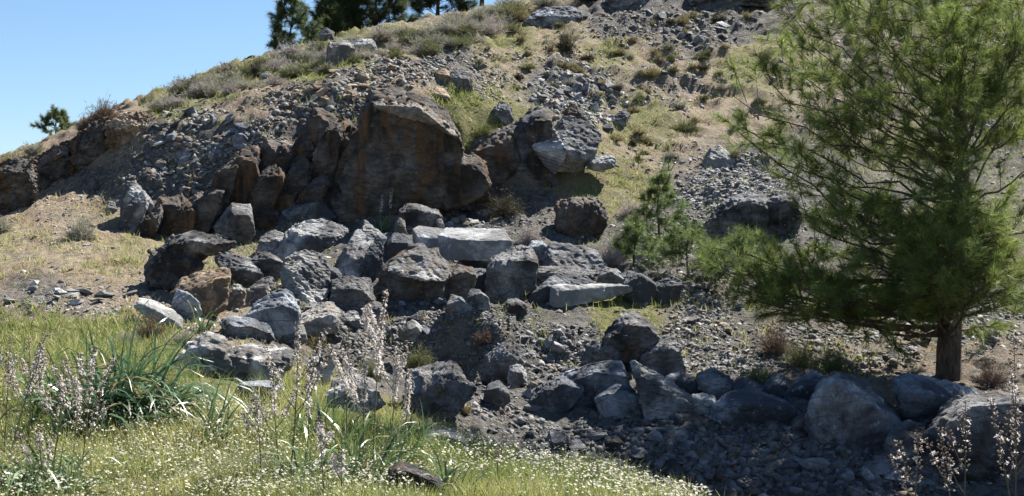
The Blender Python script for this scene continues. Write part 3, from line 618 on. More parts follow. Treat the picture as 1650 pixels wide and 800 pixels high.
rock('small stone with a pale flat top beneath the rounded lump', 'grey', H([(1114,638),(1132,636),(1149,639)], [(1118,645,-8),(1148,646,-8)], [(1152,653,0),(1137,669,-2),(1117,664,0)]), D=14.8, group=G2, grow=1.2)
rock('rounded rough lump above the small flat topped stone', 'grey', H([(1124,608),(1147,597),(1172,605)], [(1134,612,-12),(1168,616,-12)], [(1181,622,0),(1172,638,-4),(1156,643,-6),(1130,628,0)]), D=15.3, group=G2, grow=1.2, rough=1.3)
rock('long low slab with a dark gap beneath it in the shaded row', 'blue', H([(1154,656),(1175,639),(1203,630),(1250,644),(1286,660)], [(1165,660,-24),(1210,648,-30),(1270,664,-18)], [(1283,680,-8),(1268,690,-10),(1182,700,-12),(1153,686,-8)], kt=.3), D=14.65, group=G2, grow=1.2, rough=.8)
rock('thin flat slab lying on top behind the long low slab', 'blue', H([(1180,622),(1205,614),(1232,621)], [(1190,628,-8),(1240,634,-8)], [(1260,646,0),(1212,640,-2),(1184,636,0)]), D=15.2, group=G2, grow=1.2)
rock('bluish block behind the biggest boulder with a rough top', 'blue', H([(1268,632),(1284,616),(1306,602),(1332,610)], [(1280,628,-12),(1318,620,-14)], [(1326,658,-4),(1287,660,-6),(1266,640,0)]), D=15.1, group=G2, grow=1.2)
rock('small egg shaped stone beside the foot of the biggest boulder', 'dark', H([(1280,676),(1298,667)], [(1284,682,-6),(1304,676,-8)], [(1308,690,-2),(1292,704,-4),(1272,700,0)]), D=14.2, group=G2, grow=1.2, rough=.4)
rock('biggest grey boulder of the shaded row, broad and peaked', 'grey', H([(1335,616),(1350,609),(1395,625),(1425,655)], [(1332,632,-20),(1352,628,-34),(1400,660,-44),(1445,690,-26)], [(1462,706,-6),(1456,722,-14),(1440,740,-22),(1400,747,-28),(1340,738,-20),(1310,722,-8),(1308,690,0),(1320,650,-2)]), D=14.0, group=G2, grow=1.2, res=64, rough=.8)
rock('dark bluish boulder below the pine trunk', 'blue', H([(1446,616),(1470,609),(1504,616),(1537,624),(1573,638)], [(1458,626,-12),(1478,640,-24),(1530,644,-22)], [(1549,658,-6),(1522,690,-6),(1498,706,-8),(1470,694,-6),(1460,658,-4)]), D=15.0, group=G2, grow=1.2, rough=.9)
rock('broad dark boulder at the end of the shaded row behind the asphodels', 'dark', H([(1530,668),(1556,646),(1596,641),(1640,644),(1690,655)], [(1530,690,-24),(1570,666,-36),(1640,662,-36)], [(1700,780,-10),(1620,800,-20),(1540,800,-16),(1492,745,-2),(1502,702,0)]), D=13.5, group=G2, grow=1.2, res=62)
rock('slanting dark slab with pale stripes and a bright edge above the meadow', 'dark', H([(660,600,14),(704,588,30),(729,586,34),(752,612,26)], [(668,640,-20),(700,622,-26),(729,604,-22),(769,630,-6)], [(764,637,-8),(740,663,-14),(701,688,-16),(676,684,-14),(664,664,-8),(656,622,0)]), D=14.8, strata=1., sdir=(.5,-.5,1), rough=1., res=64, lean=0.35)
rock('dark pointed rock capped by a white sunlit facet', 'dark', H([(786,575,6),(798,563,12),(822,547,16),(838,566,14)], [(790,584,-12),(806,578,-14),(836,582,-8)], [(842,584,0),(818,596,-4),(808,616,-6),(780,622,-4),(774,600,0)], kt=.3), D=15.8, chips=5)
rock('crumbly grey lump beside the dark pointed rock', 'grey', H([(820,594),(834,588),(846,596)], [(824,600,-6),(842,602,-6)], [(850,614,0),(834,622,-2),(818,618,0)]), D=15.4, rough=1.5)
rock('pale slab rock with a shadowed hollow behind the flower spikes', 'pale', H([(499,576),(540,554),(546,556)], [(494,594,-10),(520,578,-14),(546,566,-4)], [(546,570,0),(537,582,-4),(530,612,-6),(522,624,-8),(490,622,-6)]), D=14.3, lean=0.35)
rock('pale slab with orange lichen on its blunt end', 'lichen', H([(480,512),(515,492),(531,491),(542,500)], [(462,528,-8),(500,518,-16),(530,510,-18),(545,512,-6)], [(545,516,-2),(540,534,-6),(500,540,-8),(456,532,0)]), D=16.6, lean=0.6)
rock('long low white boulder with a dark rough end at the meadow edge', 'pale', [
  H([(312,551),(346,534),(361,543),(376,555)], [(302,570,-14),(330,558,-26),(360,566,-26)], [(378,600,-20),(350,614,-22),(324,621,-22),(297,617,-10),(288,590,0)]),
  H([(362,556),(416,561),(453,559),(464,566)], [(366,575,-18),(410,578,-24),(458,582,-8)], [(459,592,-4),(444,612,-8),(380,616,-16),(350,610,-14)])], D=14.3, rough=1.2, res=76, lean=0.5)
rock('low blue grey rock sunk in green grass', 'blue', H([(390,616),(430,615),(452,622)], [(386,622,-10),(420,624,-14),(452,628,-6)], [(456,645,0),(420,650,-4),(380,648,0)]), D=12.5, rough=.6)
rock('smooth white boulder lying behind the brown dry bush', 'white', H([(228,483),(250,486),(276,499),(291,511)], [(232,492,-4),(262,506,-18),(284,518,-10)], [(294,522,-2),(288,532,-6),(262,526,-10),(236,508,-6),(220,496,0)]), rough=.6, lean=0.6)
rock('large shaded blue boulder in the middle of the pile under the pitted one', 'blue', H([(410,490),(430,478),(456,464),(474,478)], [(412,504,-14),(446,490,-22),(474,494,-10)], [(482,512,-2),(472,534,-6),(440,544,-12),(402,534,-6),(394,516,0)]), D=17.2)
rock('flat dark slab with a sunlit patch at the foot of the pile', 'blue', H([(360,520),(374,512),(412,515),(432,524)], [(366,526,-12),(405,526,-16),(434,536,-8)], [(442,548,0),(402,556,-6),(368,546,-4)]), D=16.3)
rock('shaded rock filling the gap between pitted boulder and big streaked boulder', 'dark', H([(536,452),(560,446),(596,452)], [(540,466,-10),(585,468,-12)], [(604,495,0),(575,512,-2),(532,505,0)]), D=18.9)
rock('small sunlit rock with a dark underside on the shaded rubble', 'pale', H([(646,528),(666,516),(680,528)], [(650,534,-8),(672,530,-10)], [(679,534,-2),(668,548,-4),(642,546,0)]), D=16.5)
rock('flat white rock flush with the meadow edge', 'white', H([(684,698),(710,692),(733,696),(750,710)], [(686,704,-8),(716,702,-12),(744,712,-6)], [(755,728,0),(716,732,-2),(680,724,0)]), D=11.45, rough=.7, lean=0.6)
rock('dark rock half hidden by grass near the eye', 'dark', H([(630,756),(641,746),(667,751),(692,762),(712,776)], [(634,762,-10),(660,762,-16),(700,778,-10)], [(714,800,0),(670,812,-4),(626,806,0)]), D=8.55)
rock('pale rock behind the tall white flower spikes in the meadow', 'pale', H([(540,616),(570,604),(600,612)], [(534,628,-12),(572,622,-16),(606,626,-10)], [(620,655,0),(576,668,-4),(522,660,0)]), D=12.9, lean=0.5)
_rf = random.Random(17)
_fill = [(262,415,64),(300,500,46),(345,470,50),(372,450,44),(410,470,52),(430,435,46),(440,400,54),(395,420,50),(420,505,60),(455,520,54),(500,475,44),(520,455,50),(545,430,56),(535,400,44),(552,480,50),(575,470,56),
  (600,440,50),(620,470,46),(640,420,44),(625,395,40),(665,420,50),(695,390,40),(700,425,46),(735,420,44),(765,430,60),(780,460,50),(770,490,44),(740,500,40),(830,500,44),(850,470,50),(875,465,56),(905,445,60),(940,450,50),(840,430,50),
  (985,455,44),(1010,450,36),(1030,470,44),(470,545,48),(420,545,52),(370,555,40),(515,530,40),(560,520,36),(600,505,44),(330,440,50),(290,460,60),(480,440,56),(505,420,44),(590,400,50),(655,470,60),(870,410,50),(930,415,40),
  (670,640,44),(700,660,40),(800,640,36),(860,660,36),(930,640,50),(1040,640,56),(1085,650,46),(1130,655,44),(1160,625,44),(1210,655,60),(1250,630,50),(1290,680,50),(1330,690,56),(1300,640,50),(1460,720,60),(1490,680,50),(1420,640,60),(1560,720,70),(1600,690,60)]
_main = list(OUT)
for n_, (x, y, w) in enumerate(_fill):
    if any(abs(x - (a + c) / 2) < .5 * (c - a) * .62 + w * .1 and abs(y - (b + d) / 2) < .5 * (d - b) * .66 + w * .08 for a, b, c, d in _main): continue
    w *= _rf.uniform(.85, 1.3); h = w * _rf.uniform(.6, .95); a = _rf.uniform(-.25, .25)
    m = ['dark', 'grey', 'blue', 'grey', 'dark', 'blue', 'pit'][_rf.randrange(7)]
    low = y > 600
    rock('rough block filling the gaps of the boulder pile' if not low else 'rough block filling the gaps of the shaded boulder row', 'blue' if low and m == 'pit' else m,
      H([(x - w*.3, y - h*(.5 + a)), (x + w*.05, y - h*.62), (x + w*.35, y - h*(.45 - a))], [(x - w*.42, y - h*.2, -w*.25), (x + w*.1, y - h*(.3 + a), -w*.4), (x + w*.45, y - h*.2, -w*.2)],
        [(x + w*.5, y + h*.15, 0), (x + w*.2, y + h*.4, -w*.1), (x - w*.3, y + h*.42, -w*.08), (x - w*.5, y + h*.1, 0)]),
      off=.1, group='rough blocks filling the gaps of the pile' if not low else 'rough blocks in the shaded row', lean=_rf.choice([0, .2, .5]), res=40)
# -- hollow and slope above
gb = rock('fallen block with a grooved white face in front of the cave hollow', 'grey', [
  H([(889,206,20),(910,188,34),(942,190,40),(970,217,36)], [(872,236,-2),(910,242,-30),(930,256,-20),(966,240,8)], [(954,258,4),(932,280,20),(896,274,-4),(880,262,-2)], back=.6),
  H([(940,250,14),(966,252,16),(984,249,14),(993,257,8)], [(950,262,-4),(976,262,-8)], [(990,270,0),(966,278,0),(946,272,4)])], D=25.3, strata=.2, sdir=(.6,.4,-.5), chips=3, res=70, rough=.7, grow=1.06)
_GD = gb.location[1]; _k = _GD / F
def _pt(x, y, dz): return W(x, y, _GD + dz * _k)
face = build_rock('cut_face', [[_pt(*q) for q in [(856,236,-20),(872,219,-8),(890,202,0),(915,243,-46),(909,260,-42),(895,284,-30),(877,268,-24),(866,240,16),(890,212,30),(908,244,-14),(893,272,6)]]], 'groove', np.array(gb.location), rough=.25, chips=0, res=50)
face.location = (0, 0, 0); face.parent = gb; tag(face, 'white cut face with tool grooves')
rock('square brownish rock below the grooved block', 'brown', H([(896,324,6),(932,317,14),(966,318,12)], [(908,336,-12),(950,330,-20),(980,346,-4)], [(978,362,-6),(960,382,-12),(935,396,-12),(902,382,-6),(893,356,0)]), D=23.5, rough=1.4, grow=1.03)
rock('brownish rock under the stacked rubble above the grooved block', 'brown', H([(908,182),(924,166),(938,180)], [(914,182,-8),(934,184,-8)], [(938,196,0),(912,194,0)]), D=26.4)
rock('pale cracked rock on the lip above the hollow', 'grey', H([(796,172),(812,163),(824,172)], [(800,180,-10),(820,180,-12)], [(827,194,-4),(813,213,-6),(797,204,-2)]), D=26.7, strata=.4)
rock('bluish flat stone at the end of the stacked rubble', 'blue', H([(982,191),(1005,180),(1015,186)], [(984,196,-6),(1008,190,-8)], [(1008,205,-2),(986,203,-2)]), name='stone', cat='stone')
rock('second bluish flat stone tilted below the stacked rubble', 'blue', H([(972,202),(985,199)], [(972,206,-6),(988,208,-5)], [(986,216,-2),(970,212,-2)]), name='stone', cat='stone')
rock('pale block alone on the scree, casting a long shadow', 'white', H([(1134,258,6),(1146,240,8),(1160,236,14),(1180,254,14)], [(1146,258,-10),(1166,254,-6),(1181,260,0)], [(1180,266,-2),(1160,272,-8),(1133,272,-4)]), chips=4, rough=.7, lean=0.45)
rock('round brown boulder in the earth bank above the huge stained rock', 'tan', H([(702,116),(712,110),(723,116)], [(706,120,-8),(722,122,-8)], [(724,132,-2),(712,138,-4),(702,130,0)]), rough=.5)
rock('lower round brown boulder on the ochre bank beside grass', 'tan', H([(693,150),(704,140),(718,146)], [(697,152,-10),(718,154,-10)], [(727,163,-2),(714,168,-4),(694,160,0)]), rough=.5)
rock('dark weathered rock in the rubble bank beside the round brown boulders', 'dark', H([(724,120),(742,112),(758,120)], [(728,126,-8),(752,128,-8)], [(760,145,0),(740,150,-2),(724,142,0)]))
rock('pale square boulder standing on the grassy ridge', 'pale', H([(528,76),(532,67),(548,65),(564,68)], [(532,78,-10),(552,74,-10),(570,80,-2)], [(572,92,0),(556,104,-6),(540,109,-8),(527,106,-2)]), chips=4, lean=0.35)
rock('flat grey rock behind the pale square boulder on the ridge', 'grey', H([(563,70),(578,60),(600,64)], [(568,74,-6),(596,72,-6)], [(606,84,0),(568,90,0)]), off=.4)
rock('small grey rock on the ridge under the pines', 'grey', H([(514,52),(526,46),(538,52)], [(518,56,-4),(534,56,-4)], [(538,66,0),(516,66,0)]), off=.3)
rock('small white stone in the ridge grass', 'white', H([(420,120),(432,115)], [(422,123,-3),(436,122,-3)], [(439,130,0),(420,130,0)]), name='stone', cat='stone')
rock('broad grey boulder high on the bare slope', 'blue', H([(860,21),(882,12),(906,10),(930,16),(945,22)], [(856,30,-8),(890,24,-16),(938,26,-4)], [(938,36,-2),(900,44,-6),(862,44,-4),(848,34,0)]))
rock('grey boulder at the top edge of the slope', 'blue', H([(985,-14),(1020,-20),(1055,-6)], [(984,-2,-10),(1030,-6,-12)], [(1052,10,0),(1000,17,-2),(976,8,0)]))
rock('wide dark ledge of rock along the top of the scree', 'dark', H([(1110,-16),(1180,-22),(1250,-14)], [(1115,-8,-10),(1180,-10,-14),(1245,-6,-10)], [(1250,10,0),(1180,12,-2),(1108,10,0)]), name='rock_ledge', cat='rock ledge', strata=.5, sdir=(.1,.1,1))
rock('small white pointed stone at the end of the quarry face', 'white', H([(169,340),(176,325),(184,327)], [(173,336,-4),(188,338,-4)], [(191,350,0),(168,351,0)]), D=24.3, name='stone', cat='stone')
rock('white stone pillar standing in the slate rubble', 'pale', H([(249,288),(257,282)], [(250,292,-4),(261,292,-4)], [(264,314,-2),(250,316,-2)]), D=24.8, name='stone', cat='stone')
rock('flat capstone on the wedge of cliff rock', 'pale', H([(254,315),(280,313)], [(254,319,-6),(282,318,-6)], [(282,323,-2),(256,324,-2)]), D=24.1, name='stone', cat='stone')
rock('brown cube stone with a white top in the slate rubble', 'tan', H([(246,258),(254,253),(266,256)], [(247,264,-8),(267,263,-8)], [(266,276,-4),(246,277,-4)]), D=25.6, name='stone', cat='stone')
rock('flat pale stone above the rusty cliff slab', 'pale', H([(362,238),(378,234)], [(362,242,-6),(382,240,-6)], [(380,246,-2),(362,248,-2)]), D=24.8, name='stone', cat='stone')
rock('thin standing grey stone under the ridge bush', 'grey', H([(199,184),(206,184)], [(199,190,-3),(207,190,-3)], [(207,204,0),(199,204,0)]), D=28.0, name='stone', cat='stone')

# ------------------------------------------------------------------ loose stones (countable ones are things of their own)
def stone_templates(n, flat, seed):
    out = []
    for k in range(n):
        rg = np.random.default_rng(seed + k)
        p = rg.normal(size=(13, 3)); p /= np.linalg.norm(p, axis=1, keepdims=True)
        p *= rg.uniform(.75, 1.0, (13, 1)) * np.array([1, rg.uniform(.6, .95), flat * rg.uniform(.7, 1.3)])
        v, f = chip([tuple(q) for q in p], 2, seed + k)
        tri = []
        for q in f:
            for i in range(1, len(q) - 1): tri.append((q[0], q[i], q[i + 1]))
        out.append((v * .5, np.array(tri)))
    return out
TEMPL = stone_templates(16, .26, 500) + stone_templates(5, .7, 900)

def frames(nrm, rg, jitter):
    n = nrm + rg.normal(size=nrm.shape) * jitter
    n /= np.linalg.norm(n, axis=1, keepdims=True)
    a = rg.normal(size=nrm.shape); t = np.cross(n, a); t /= np.linalg.norm(t, axis=1, keepdims=True)
    return t, np.cross(n, t), n

def scatter_mesh(pts, size, nrm, rg, cols, jitter=.35, templ=None, sink=.02):
    templ = templ or TEMPL
    t, b, n = frames(nrm, rg, jitter)
    which = rg.integers(0, len(templ), len(pts))
    V, Fc, Cc, o = [], [], [], 0
    for k, (tv, tf) in enumerate(templ):
        i = np.where(which == k)[0]
        if not len(i): continue
        s = size[i][:, None, None]
        v = (t[i][:, None] * tv[None, :, 0:1] + b[i][:, None] * tv[None, :, 1:2] + n[i][:, None] * (tv[None, :, 2:3] + sink)) * s + pts[i][:, None]
        V.append(v.reshape(-1, 3)); m = len(tv)
        Fc.append((tf[None] + (np.arange(len(i)) * m)[:, None, None] + o).reshape(-1, 3)); o += len(i) * m
        Cc.append(np.repeat(cols[i], m, axis=0))
    return np.concatenate(V), np.concatenate(Fc), np.concatenate(Cc)

def ell(cx, cy, rx, ry, n, rg):
    a = rg.uniform(0, 2 * math.pi, n); r = np.sqrt(rg.uniform(0, 1, n)) * (1 + .25 * rg.normal(size=n))
    return cx + np.cos(a) * r * rx, cy + np.sin(a) * r * ry

# scree: (cx, cy, rx, ry, count, smin, smax, warm, tone); shade painted into the dark slate banks
SC = [
 (330,240,90,60,1500,.07,.30,.25,.9),(420,250,60,40,500,.07,.28,.2,.8),(250,240,90,50,900,.05,.18,.3,.9),(180,290,70,40,700,.04,.14,.4,.9),(480,170,60,35,900,.06,.26,.35,.85),(560,150,60,35,900,.06,.28,.4,.95),
 (640,110,70,25,900,.06,.26,.4,1.),(740,110,80,35,900,.06,.26,.25,.95),(800,140,50,25,500,.05,.2,.3,.9),(930,150,70,35,1200,.08,.32,.1,1.2),(960,185,40,15,250,.1,.3,.1,1.2),
 (1000,40,70,25,450,.06,.28,.3,1.),(1120,50,110,40,1200,.06,.3,.25,.95),(900,95,90,20,500,.06,.22,.35,1.),(1080,150,60,35,500,.06,.24,.3,1.),(1040,240,70,30,350,.05,.18,.3,1.),
 (1190,290,80,40,1700,.05,.2,.05,1.15),(1120,340,50,50,700,.05,.2,.1,1.1),(1060,390,70,40,700,.05,.2,.1,1.2),(1140,470,70,40,700,.05,.2,.2,1.),(1120,520,60,40,600,.05,.18,.25,1.),(1150,580,70,25,500,.05,.16,.1,1.),
 (900,570,70,40,800,.04,.16,.1,.95),(830,640,70,60,1300,.04,.2,.1,.9),(740,690,50,25,300,.04,.13,.1,1.1),(700,530,80,35,800,.04,.15,.2,.8),(800,500,60,30,500,.04,.14,.2,.8),(570,500,50,60,700,.04,.16,.1,.8),
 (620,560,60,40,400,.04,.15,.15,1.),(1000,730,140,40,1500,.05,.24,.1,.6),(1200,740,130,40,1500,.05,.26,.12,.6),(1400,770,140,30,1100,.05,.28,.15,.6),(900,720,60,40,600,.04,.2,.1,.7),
 (600,335,80,25,500,.04,.18,.2,.7),(420,375,90,25,400,.04,.16,.2,.7),(1300,560,110,45,700,.05,.22,.25,.7),(1420,570,90,40,500,.05,.22,.3,.8),(120,485,90,30,500,.03,.12,.1,1.3),(60,340,90,60,250,.03,.1,.3,1.2),(160,370,90,60,350,.03,.1,.3,1.2),(230,470,50,40,250,.03,.1,.3,1.2),(320,510,50,40,250,.03,.1,.3,1.1),
 (1470,530,120,40,900,.05,.18,.25,1.15),(1600,500,80,60,700,.05,.18,.2,1.1),(1400,130,180,90,900,.06,.28,.25,1.),(1600,260,90,130,1200,.05,.22,.15,1.1),(1380,380,120,80,700,.05,.2,.15,1.1),(1320,545,80,30,250,.04,.14,.3,1.),
 (760,365,70,20,500,.04,.16,.1,1.2),(860,360,60,40,500,.04,.14,.1,.8),(1000,480,60,30,400,.04,.16,.15,1.2),(60,290,70,30,300,.05,.16,.5,.8),(720,470,60,50,400,.05,.18,.1,.9),(450,480,80,60,400,.05,.18,.1,.9)]
def build_scree():
    rg = np.random.default_rng(3)
    P_, S_, C_ = [], [], []
    for cx, cy, rx, ry, n, s0, s1, warm, dk in SC:
        n = int(n * (2.6 if cy > 180 else 1.9))
        px, py = ell(cx, cy, rx, ry, n, rg)
        p, D, k = sample(px, py)
        p[:, 1] += rg.normal(size=len(p)) * .12; p[:, 2] = ground_z(p[:, 0], p[:, 1])
        cl = fbm(p * .8, 3, 61) * 1.5 + fbm(p * 2.5, 2, 62) * .9 + .85
        kk = rg.uniform(0, 1, len(p)) < cl; p, D = p[kk], D[kk]
        s = s0 * .7 + (s1 - s0) * .8 * rg.uniform(0, 1, len(p)) ** 5
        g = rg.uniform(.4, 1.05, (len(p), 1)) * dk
        w = (rg.uniform(0, 1, (len(p), 1)) < warm)
        c = np.where(w, np.array([[.26, .20, .14]]), np.array([[.265, .262, .255]])) * g
        P_.append(p); S_.append(s); C_.append(c)
    # a thin even cover in the world, so that ground hidden from here is stony too
    x = rg.uniform(-13, 13, 9000); y = rg.uniform(12, 40, 9000)
    z = zone_at(825 + x / y * F, y); keep = rg.uniform(0, 1, 9000) < z[:, 2] * .9 + z[:, 1] * .35
    p = np.stack([x, y, ground_z(x, y)], 1)[keep]
    P_.append(p); S_.append(.04 + .1 * rg.uniform(0, 1, len(p)) ** 3); C_.append(np.full((len(p), 3), .29) * rg.uniform(.7, 1.2, (len(p), 1)) * [1.08, 1, .9])
    p, s, c = np.concatenate(P_), np.concatenate(S_), np.concatenate(C_)
    nr = gnormal(p[:, 0], p[:, 1]); st = np.clip((.86 - nr[:, 2:3]) * 3, 0, .75)
    nr = nr * (1 - st) + np.array([[.1, -.15, 1.]]) * st
    v, f, cc = scatter_mesh(p, s, nr / np.linalg.norm(nr, axis=1, keepdims=True), rg, c, .28)
    tag(link('scree', new_mesh('scree', v, f, M_SCREE, cc)), kind='stuff')
build_scree()

def stone_things():
    rg = np.random.default_rng(21)
    base = []
    for k, (tv, tf) in enumerate(TEMPL):
        tone = 'white grey blue pale tan'.split()
        base.append((tv, tf))
    meshes = {}
    def mesh_for(k, m):
        if (k, m) not in meshes:
            me = bpy.data.meshes.new('stone')
            me.from_pydata(base[k][0].tolist(), [], base[k][1].tolist()); me.materials.append(R[m]); me.update()
            meshes[(k, m)] = me
        return meshes[(k, m)]
    ZS = [  # cx,cy,rx,ry,n,s0,s1,mat,label,group
     (110,480,90,18,22,.12,.30,'white','small white stone strewn across the bare earth below the dry slope','white stones on the bare earth'),
     (120,400,90,50,16,.07,.15,'pale','pale pebble sized stone on the yellow grassy slope','stones on the yellow slope'),
     (330,235,90,50,26,.22,.42,'blue','flat slate stone lodged in the shaded slate rubble of the bank','slate stones in the rubble bank'),
     (560,150,70,30,14,.2,.36,'tan','brown angular stone in the rubble over the stained cliff','brown stones over the cliff'),
     (930,150,60,28,26,.25,.42,'grey','grey stone of the stacked rubble above the grooved block','stacked rubble stones'),
     (1010,130,90,60,14,.18,.36,'grey','grey stone lying on the grassy terraces of the upper slope','stones on the terraces'),
     (1110,45,100,30,20,.25,.5,'grey','grey stone in the scree at the top of the slope','stones in the top scree'),
     (860,600,60,60,16,.12,.28,'grey','grey stone on the lit rubble above the boulder row','stones above the boulder row'),
     (690,505,60,30,12,.12,.28,'blue','blue grey stone in the shaded hollow below the streaked boulder','stones in the shaded hollow'),
     (1120,480,60,40,14,.14,.3,'pale','pale stone on the dry ground between shaft and pine','stones between shaft and pine'),
     (1030,730,170,35,24,.14,.34,'dark','dark stone in the shaded bank under the boulder row','stones in the shaded bank'),
     (1380,765,110,20,10,.2,.4,'grey','grey stone in the shaded bank under the biggest boulder','stones under the biggest boulder'),
     (740,362,50,14,12,.14,.3,'white','bright stone on the ledge behind the squared white block','stones behind the squared block'),
     (1490,545,90,30,14,.14,.3,'pale','pale stone on the earth under the pine','stones under the pine'),
     (450,480,80,60,12,.2,.34,'grey','grey stone filling gaps in the boulder pile','stones in the boulder pile')]
    for cx, cy, rx, ry, n, s0, s1, m, lab, grp in ZS:
        px, py = ell(cx, cy, rx, ry, n, rg)
        p, D, k = sample(px, py)
        nr = gnormal(p[:, 0], p[:, 1], .3); t, b, nn = frames(nr, rg, .25)
        for i in range(len(p)):
            kk = int(rg.integers(0, len(base))); s = float(rg.uniform(s0, s1))
            o = bpy.data.objects.new('loose_stone', mesh_for(kk, m)); C.objects.link(o)
            M3 = Matrix((t[i], b[i], nn[i])).transposed().to_4x4()
            o.matrix_world = Matrix.Translation(Vector(p[i] + nn[i] * s * .08)) @ M3 @ Matrix.Diagonal((s, s, s * float(rg.uniform(.8, 1.3)), 1))
            tag(o, lab, 'stone', grp)
stone_things()

# ------------------------------------------------------------------ blades, leaves, twigs
def ribbons(root, d0, length, width, droop, cols, seg=4, taper=.15, rg=RNG):
    """many bent ribbons at once: root (n,3), start direction d0 (n,3), droop (n,)"""
    n = len(root)
    d = d0 / np.linalg.norm(d0, axis=1, keepdims=True)
    side = np.cross(d, np.array([0, 0, 1.])) + rg.normal(size=(n, 3)) * .25
    side /= np.linalg.norm(side, axis=1, keepdims=True)
    P_ = [root]; p = root.copy(); dd = d.copy()
    for s in range(seg):
        p = p + dd * (length / seg)[:, None]
        P_.append(p)
        dd = dd + np.array([0, 0, -1.]) * (droop / seg * (1 + s * .5))[:, None]
        dd /= np.linalg.norm(dd, axis=1, keepdims=True)
    V = []
    for s, q in enumerate(P_):
        w = width * (1 - (1 - taper) * (s / seg) ** 1.4) / 2
        V += [q - side * w[:, None], q + side * w[:, None]]
    V = np.stack(V, 1)
    k = 2 * (seg + 1)
    quads = np.array([(2*s, 2*s+1, 2*s+3, 2*s+2) for s in range(seg)])
    f = (quads[None] + (np.arange(n) * k)[:, None, None]).reshape(-1, 4)
    shade = np.repeat(cols, k, axis=0)
    return V.reshape(-1, 3), f, shade

def tris(root, tip, width, cols, rg=RNG):
    """thin spikes from root to tip"""
    n = len(root); d = tip - root
    side = np.cross(d, rg.normal(size=(n, 3))); side /= np.linalg.norm(side, axis=1, keepdims=True) + 1e-9
    V = np.stack([root - side * width[:, None] / 2, root + side * width[:, None] / 2, tip], 1).reshape(-1, 3)
    return V, np.arange(3 * n).reshape(-1, 3), np.repeat(cols, 3, axis=0)

def join(parts):
    V, Fc, Cc, o = [], [], [], 0
    for v, f, c in parts:
        V.append(v); Fc.append(np.asarray(f) + o); Cc.append(c); o += len(v)
    by = {}
    for f in Fc: by.setdefault(f.shape[1], []).append(f)
    return np.concatenate(V), [np.concatenate(x) for x in by.values()], np.concatenate(Cc)

def tube(path, radii, sides=7):
    path = np.asarray(path, float); n = len(path)
    V = []
    for i in range(n):
        d = path[min(i + 1, n - 1)] - path[max(i - 1, 0)]; d /= np.linalg.norm(d) + 1e-9
        a = np.cross(d, [0.3, .9, .1]); a /= np.linalg.norm(a) + 1e-9; b = np.cross(d, a)
        for k in range(sides):
            t = 2 * math.pi * k / sides
            V.append(path[i] + (a * math.cos(t) + b * math.sin(t)) * radii[i])
    f = [(i * sides + k, i * sides + (k + 1) % sides, (i + 1) * sides + (k + 1) % sides, (i + 1) * sides + k) for i in range(n - 1) for k in range(sides)]
    return np.array(V), np.array(f)

